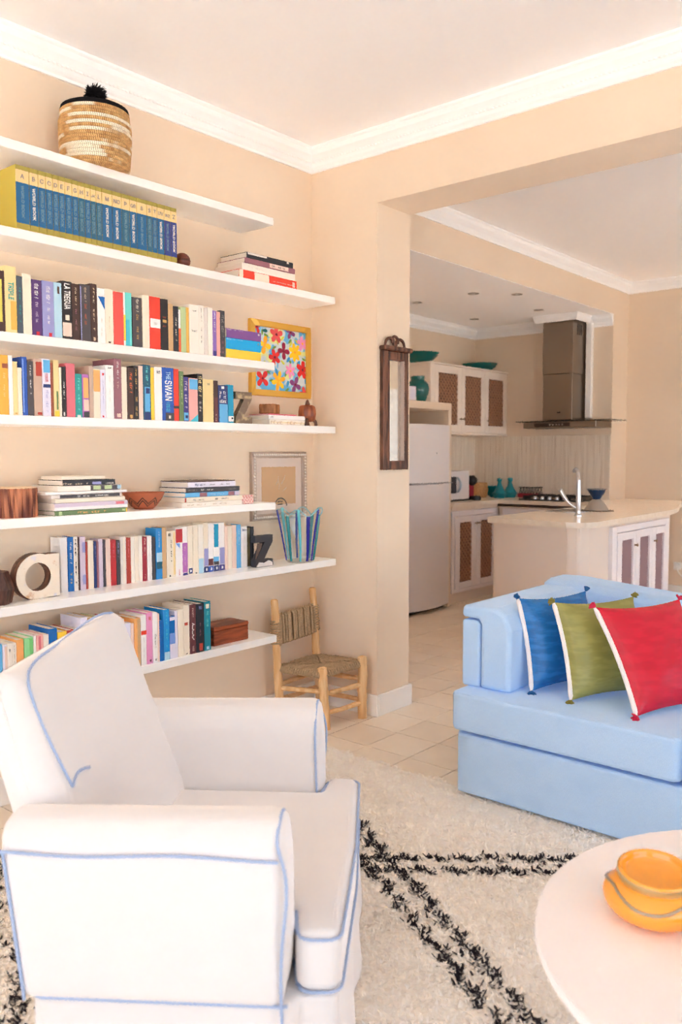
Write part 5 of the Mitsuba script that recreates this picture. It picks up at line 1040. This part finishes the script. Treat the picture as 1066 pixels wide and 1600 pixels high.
cup([(.0, .0), (.07, -.004), (.079, .001), (.079, .006), (.0, .004)], SILV, 'lid_collar', 40)
put('ceramic_bowl', lathe([(0, 0), (.05, 0), (.075, .02), (.085, .05), (.082, .05), (.07, .022), (0, .01)], 40, (-.415, 1.745, .45)), mat('cream_glaze', (226, 196, 150), .2), smooth=40, label='small cream bowl on the coffee table cut by the right picture edge', cat='bowl')

# ------------------------------------------------------------------ rug
def rug_mask(x, y, seed=0):
    """1 where the pile is black: double rows of dashes along two families of crossing lines."""
    out = np.zeros(np.shape(x)); x = np.asarray(x, float); y = np.asarray(y, float)
    wob = .018*(meshkit.fbm(np.stack([x*7, y*7, x*0], -1), 3)-.5)
    for d, offs in (((.8716, -.490), (0.0, -1.27, 1.27)), ((.774, .633), (0.0, -1.9, 1.9))):
        s = (x+1.805)*d[0]+(y-2.346)*d[1]; t = -(x+1.805)*d[1]+(y-2.346)*d[0]+wob
        for o in offs:
            for row, sh in ((-.047, 0), (.047, .5)):
                ph = (s/.105+sh) % 1.0
                th = .0165*np.clip(1.25-np.abs(ph-.48)*1.3, .3, 1)
                out = np.maximum(out, (np.abs(t-o-row-.012*np.sin(ph*6.28)) < th)*(ph < .93))
                out = np.maximum(out, (np.abs(t-o) < .05)*(np.abs(ph-.1) < .05)*(np.abs(t-o-row) < .05)*(meshkit.noise(np.stack([s*12, t*12, s*0], -1)) > .45))
    return out
RX0, RX1, RY0, RY1 = -2.96, .75, .2, 3.15
rug = thing('rug', 'cream shaggy rug with black dashed diamond lines under the armchair', 'rug')
put('backing', box(RX0+.01, RX1-.01, RY0+.01, RY1-.01, 0.0005, .008), mat('rug_backing', (244, 236, 224), .95, spec=.05), rug)
N = 210000
gx = RNG.uniform(RX0, RX1, N); gy = RNG.uniform(RY0, RY1, N)
# visible part denser: keep every tuft in front, thin out what lies under furniture or behind the camera
keep = (gy > .9)|(RNG.random(N) < .35); keep &= ~((gy > 3.1)&(gx > -1.93)); gx, gy = gx[keep], gy[keep]; N = len(gx)
ta = RNG.uniform(0, 2*PI, N); ln = RNG.uniform(.004, .010, N); wd = RNG.uniform(.0020, .0040, N)
edge_wob = .012*np.sin(gx*23)+.008*np.sin(gx*57+1); gy = np.where(gy > RY1-.03, gy+edge_wob, gy)
wa = ta+PI/2+RNG.uniform(-.6, .6, N); le = RNG.uniform(.008, .020, N)
b0 = np.stack([gx, gy, np.full(N, .006)], 1); wv = np.stack([np.cos(wa)*wd, np.sin(wa)*wd, np.zeros(N)], 1); tip = b0+np.stack([np.cos(ta)*le, np.sin(ta)*le, ln], 1)
V = np.stack([b0-wv, b0+wv, tip+wv*.6, tip-wv*.6], 1).reshape(-1, 3)
ii = np.arange(N)*4; F = np.vstack([np.c_[ii, ii+1, ii+2], np.c_[ii, ii+2, ii+3]])
bl = rug_mask(gx+RNG.normal(0, .004, N), gy+RNG.normal(0, .004, N)) > .5
c0 = np.array(lin((252, 248, 241))); c1 = np.array(lin((236, 226, 212))); mixv = np.clip(meshkit.fbm(np.stack([gx*6, gy*6, gx*0], 1), 3)*.8+RNG.random(N)*.5-.2, 0, 1)[:, None]
colr = c0*(1-mixv)+c1*mixv
V = V.reshape(-1, 4, 3); cen = (V[:, :1]+V[:, 1:2])/2; V[bl, :2] = cen[bl]+(V[bl, :2]-cen[bl])*1.35; V[bl, 2:] = cen[bl]+(V[bl, 2:]-cen[bl])*(1.2, 1.2, 1.4); V = V.reshape(-1, 3)
colr[bl] = np.array(lin((36, 30, 34)))*(.7+.8*RNG.random(bl.sum()))[:, None]
scene['mat_pile'] = {'type': 'twosided', 'bsdf': {'type': 'diffuse', 'reflectance': {'type': 'mesh_attribute', 'name': 'vertex_color'}}}
put('pile', mesh(V, F), 'mat_pile', rug, kind='stuff', color=np.repeat(colr, 4, axis=0))

# ------------------------------------------------------------------ small rush chair
RUSH = mat('rush', proc(lambda p, n, uv: mix(lin((140, 110, 82)), lin((206, 178, 142)), fbm(p.x*140, p.y*140, p.z*140, 3))), .85, spec=.15)
rc_ = thing('rush_chair', 'small low wooden chair with woven rush seat in the corner by the pillar', 'chair')
FLb, FLt = np.array([-2.975, 3.375, 0]), np.array([-3.0, 3.372, .335]); FRb, FRt = np.array([-2.945, 3.655, 0]), np.array([-2.955, 3.665, .350])
BLb, BLt = np.array([-3.235, 3.285, 0]), np.array([-3.285, 3.292, .690]); BRb, BRt = np.array([-3.245, 3.632, 0]), np.array([-3.30, 3.625, .715])
def post(a, b, r0, r1, n=9, k=0):
    t = np.linspace(0, 1, n); p = a+(b-a)*t[:, None]; p[1:-1] += RNG.normal(0, .0022, (n-2, 3))*(1, 1, 0)
    r = r0+(r1-r0)*t+RNG.normal(0, .0008, n)
    p = np.vstack([p, p[-1]+(b-a)/np.linalg.norm(b-a)*.006]); r = np.r_[r, r[-1]*.6]
    return tube(p, r, 12)
for a, b, r0, r1 in ((FLb, FLt, .026, .026), (FRb, FRt, .026, .027), (BLb, BLt, .026, .022), (BRb, BRt, .026, .022)): put('leg', post(a, b, r0, r1), PALEW, rc_, 50)
at_ = lambda a, b, z: a+(b-a)*(z/(b[2]-a[2]))
for (a, b), (c, d), z in (((FLb, FLt), (FRb, FRt), .085), ((FLb, FLt), (FRb, FRt), .19), ((BLb, BLt), (FLb, FLt), .10), ((BLb, BLt), (FLb, FLt), .20), ((BRb, BRt), (FRb, FRt), .10), ((BRb, BRt), (FRb, FRt), .22), ((BLb, BLt), (BRb, BRt), .13), ((BLb, BLt), (BRb, BRt), .22)):
    put('rung', post(at_(a, b, z), at_(c, d, z+.005), .0145, .013, 6), PALEW, rc_, 50)
zs_ = .318
cor = [at_(FLb, FLt, zs_-.012)+(.005, -.012, 0), at_(FRb, FRt, zs_)+(.0, .012, 0), at_(BRb, BRt, zs_)+(-.0, .0, 0), at_(BLb, BLt, zs_-.005)+(0, -.0, 0)]
mid = sum(cor)/4-np.array([0, 0, .006]); st_ = []
for i in range(4):
    a, b = cor[i], cor[(i+1) % 4]; nst = 19
    for j in range(1, nst):
        t = j/nst; e = a+(b-a)*t; k2 = 1-abs(2*t-1)
        m2 = (a if t < .5 else b)+(mid-(a if t < .5 else b))*k2
        inw = m2-e; out = e-inw/np.linalg.norm(inw+1e-9)*.012 if np.linalg.norm(inw) > 1e-4 else e
        hz = RNG.normal(0, .0015)
        st_.append(tube([e-Z_*.024+inw*.1, out-Z_*.010, e+Z_*(.008+hz), m2+Z_*(.010+hz)], .0078, 6, False))
put('rush_seat', join(*st_), RUSH, rc_, True, kind='stuff')
put('seat_core', trimesh.convex.convex_hull(np.array([c+Z_*dz for c in cor+[mid] for dz in (-.018, .002)])), RUSH, rc_)
bst = []
lo0, lo1, hi0, hi1 = at_(BLb, BLt, .452), at_(BRb, BRt, .468), at_(BLb, BLt, .592), at_(BRb, BRt, .612)
for j in range(16):
    t = (j+.8)/16.6; a = lo0+(lo1-lo0)*t; b = hi0+(hi1-hi0)*t; f = np.array([.014+RNG.normal(0, .003), RNG.normal(0, .004), 0])
    bst.append(tube([a-f-Z_*.004, a-Z_*.012, a+f-Z_*.004, (a+b)/2+f*1.05, b+f, b+Z_*.012, b-f, (a+b)/2-f, a-f], .0088+RNG.normal(0, .0008), 6, False))
put('back_weave', join(*bst), RUSH, rc_, True, kind='stuff')
for (a, b), z0, z1 in (((BLb, BLt), .44, .575), ((BRb, BRt), .475, .625)):
    hel = [at_(a, b, z0+(z1-z0)*t)+np.array([.026*math.cos(t*62), .026*math.sin(t*62), 0]) for t in np.linspace(0, 1, 110)]
    put('binding', tube(hel, .0055, 6), RUSH, rc_, True)
for e in list(labels):
    if not labels[e]: del labels[e]
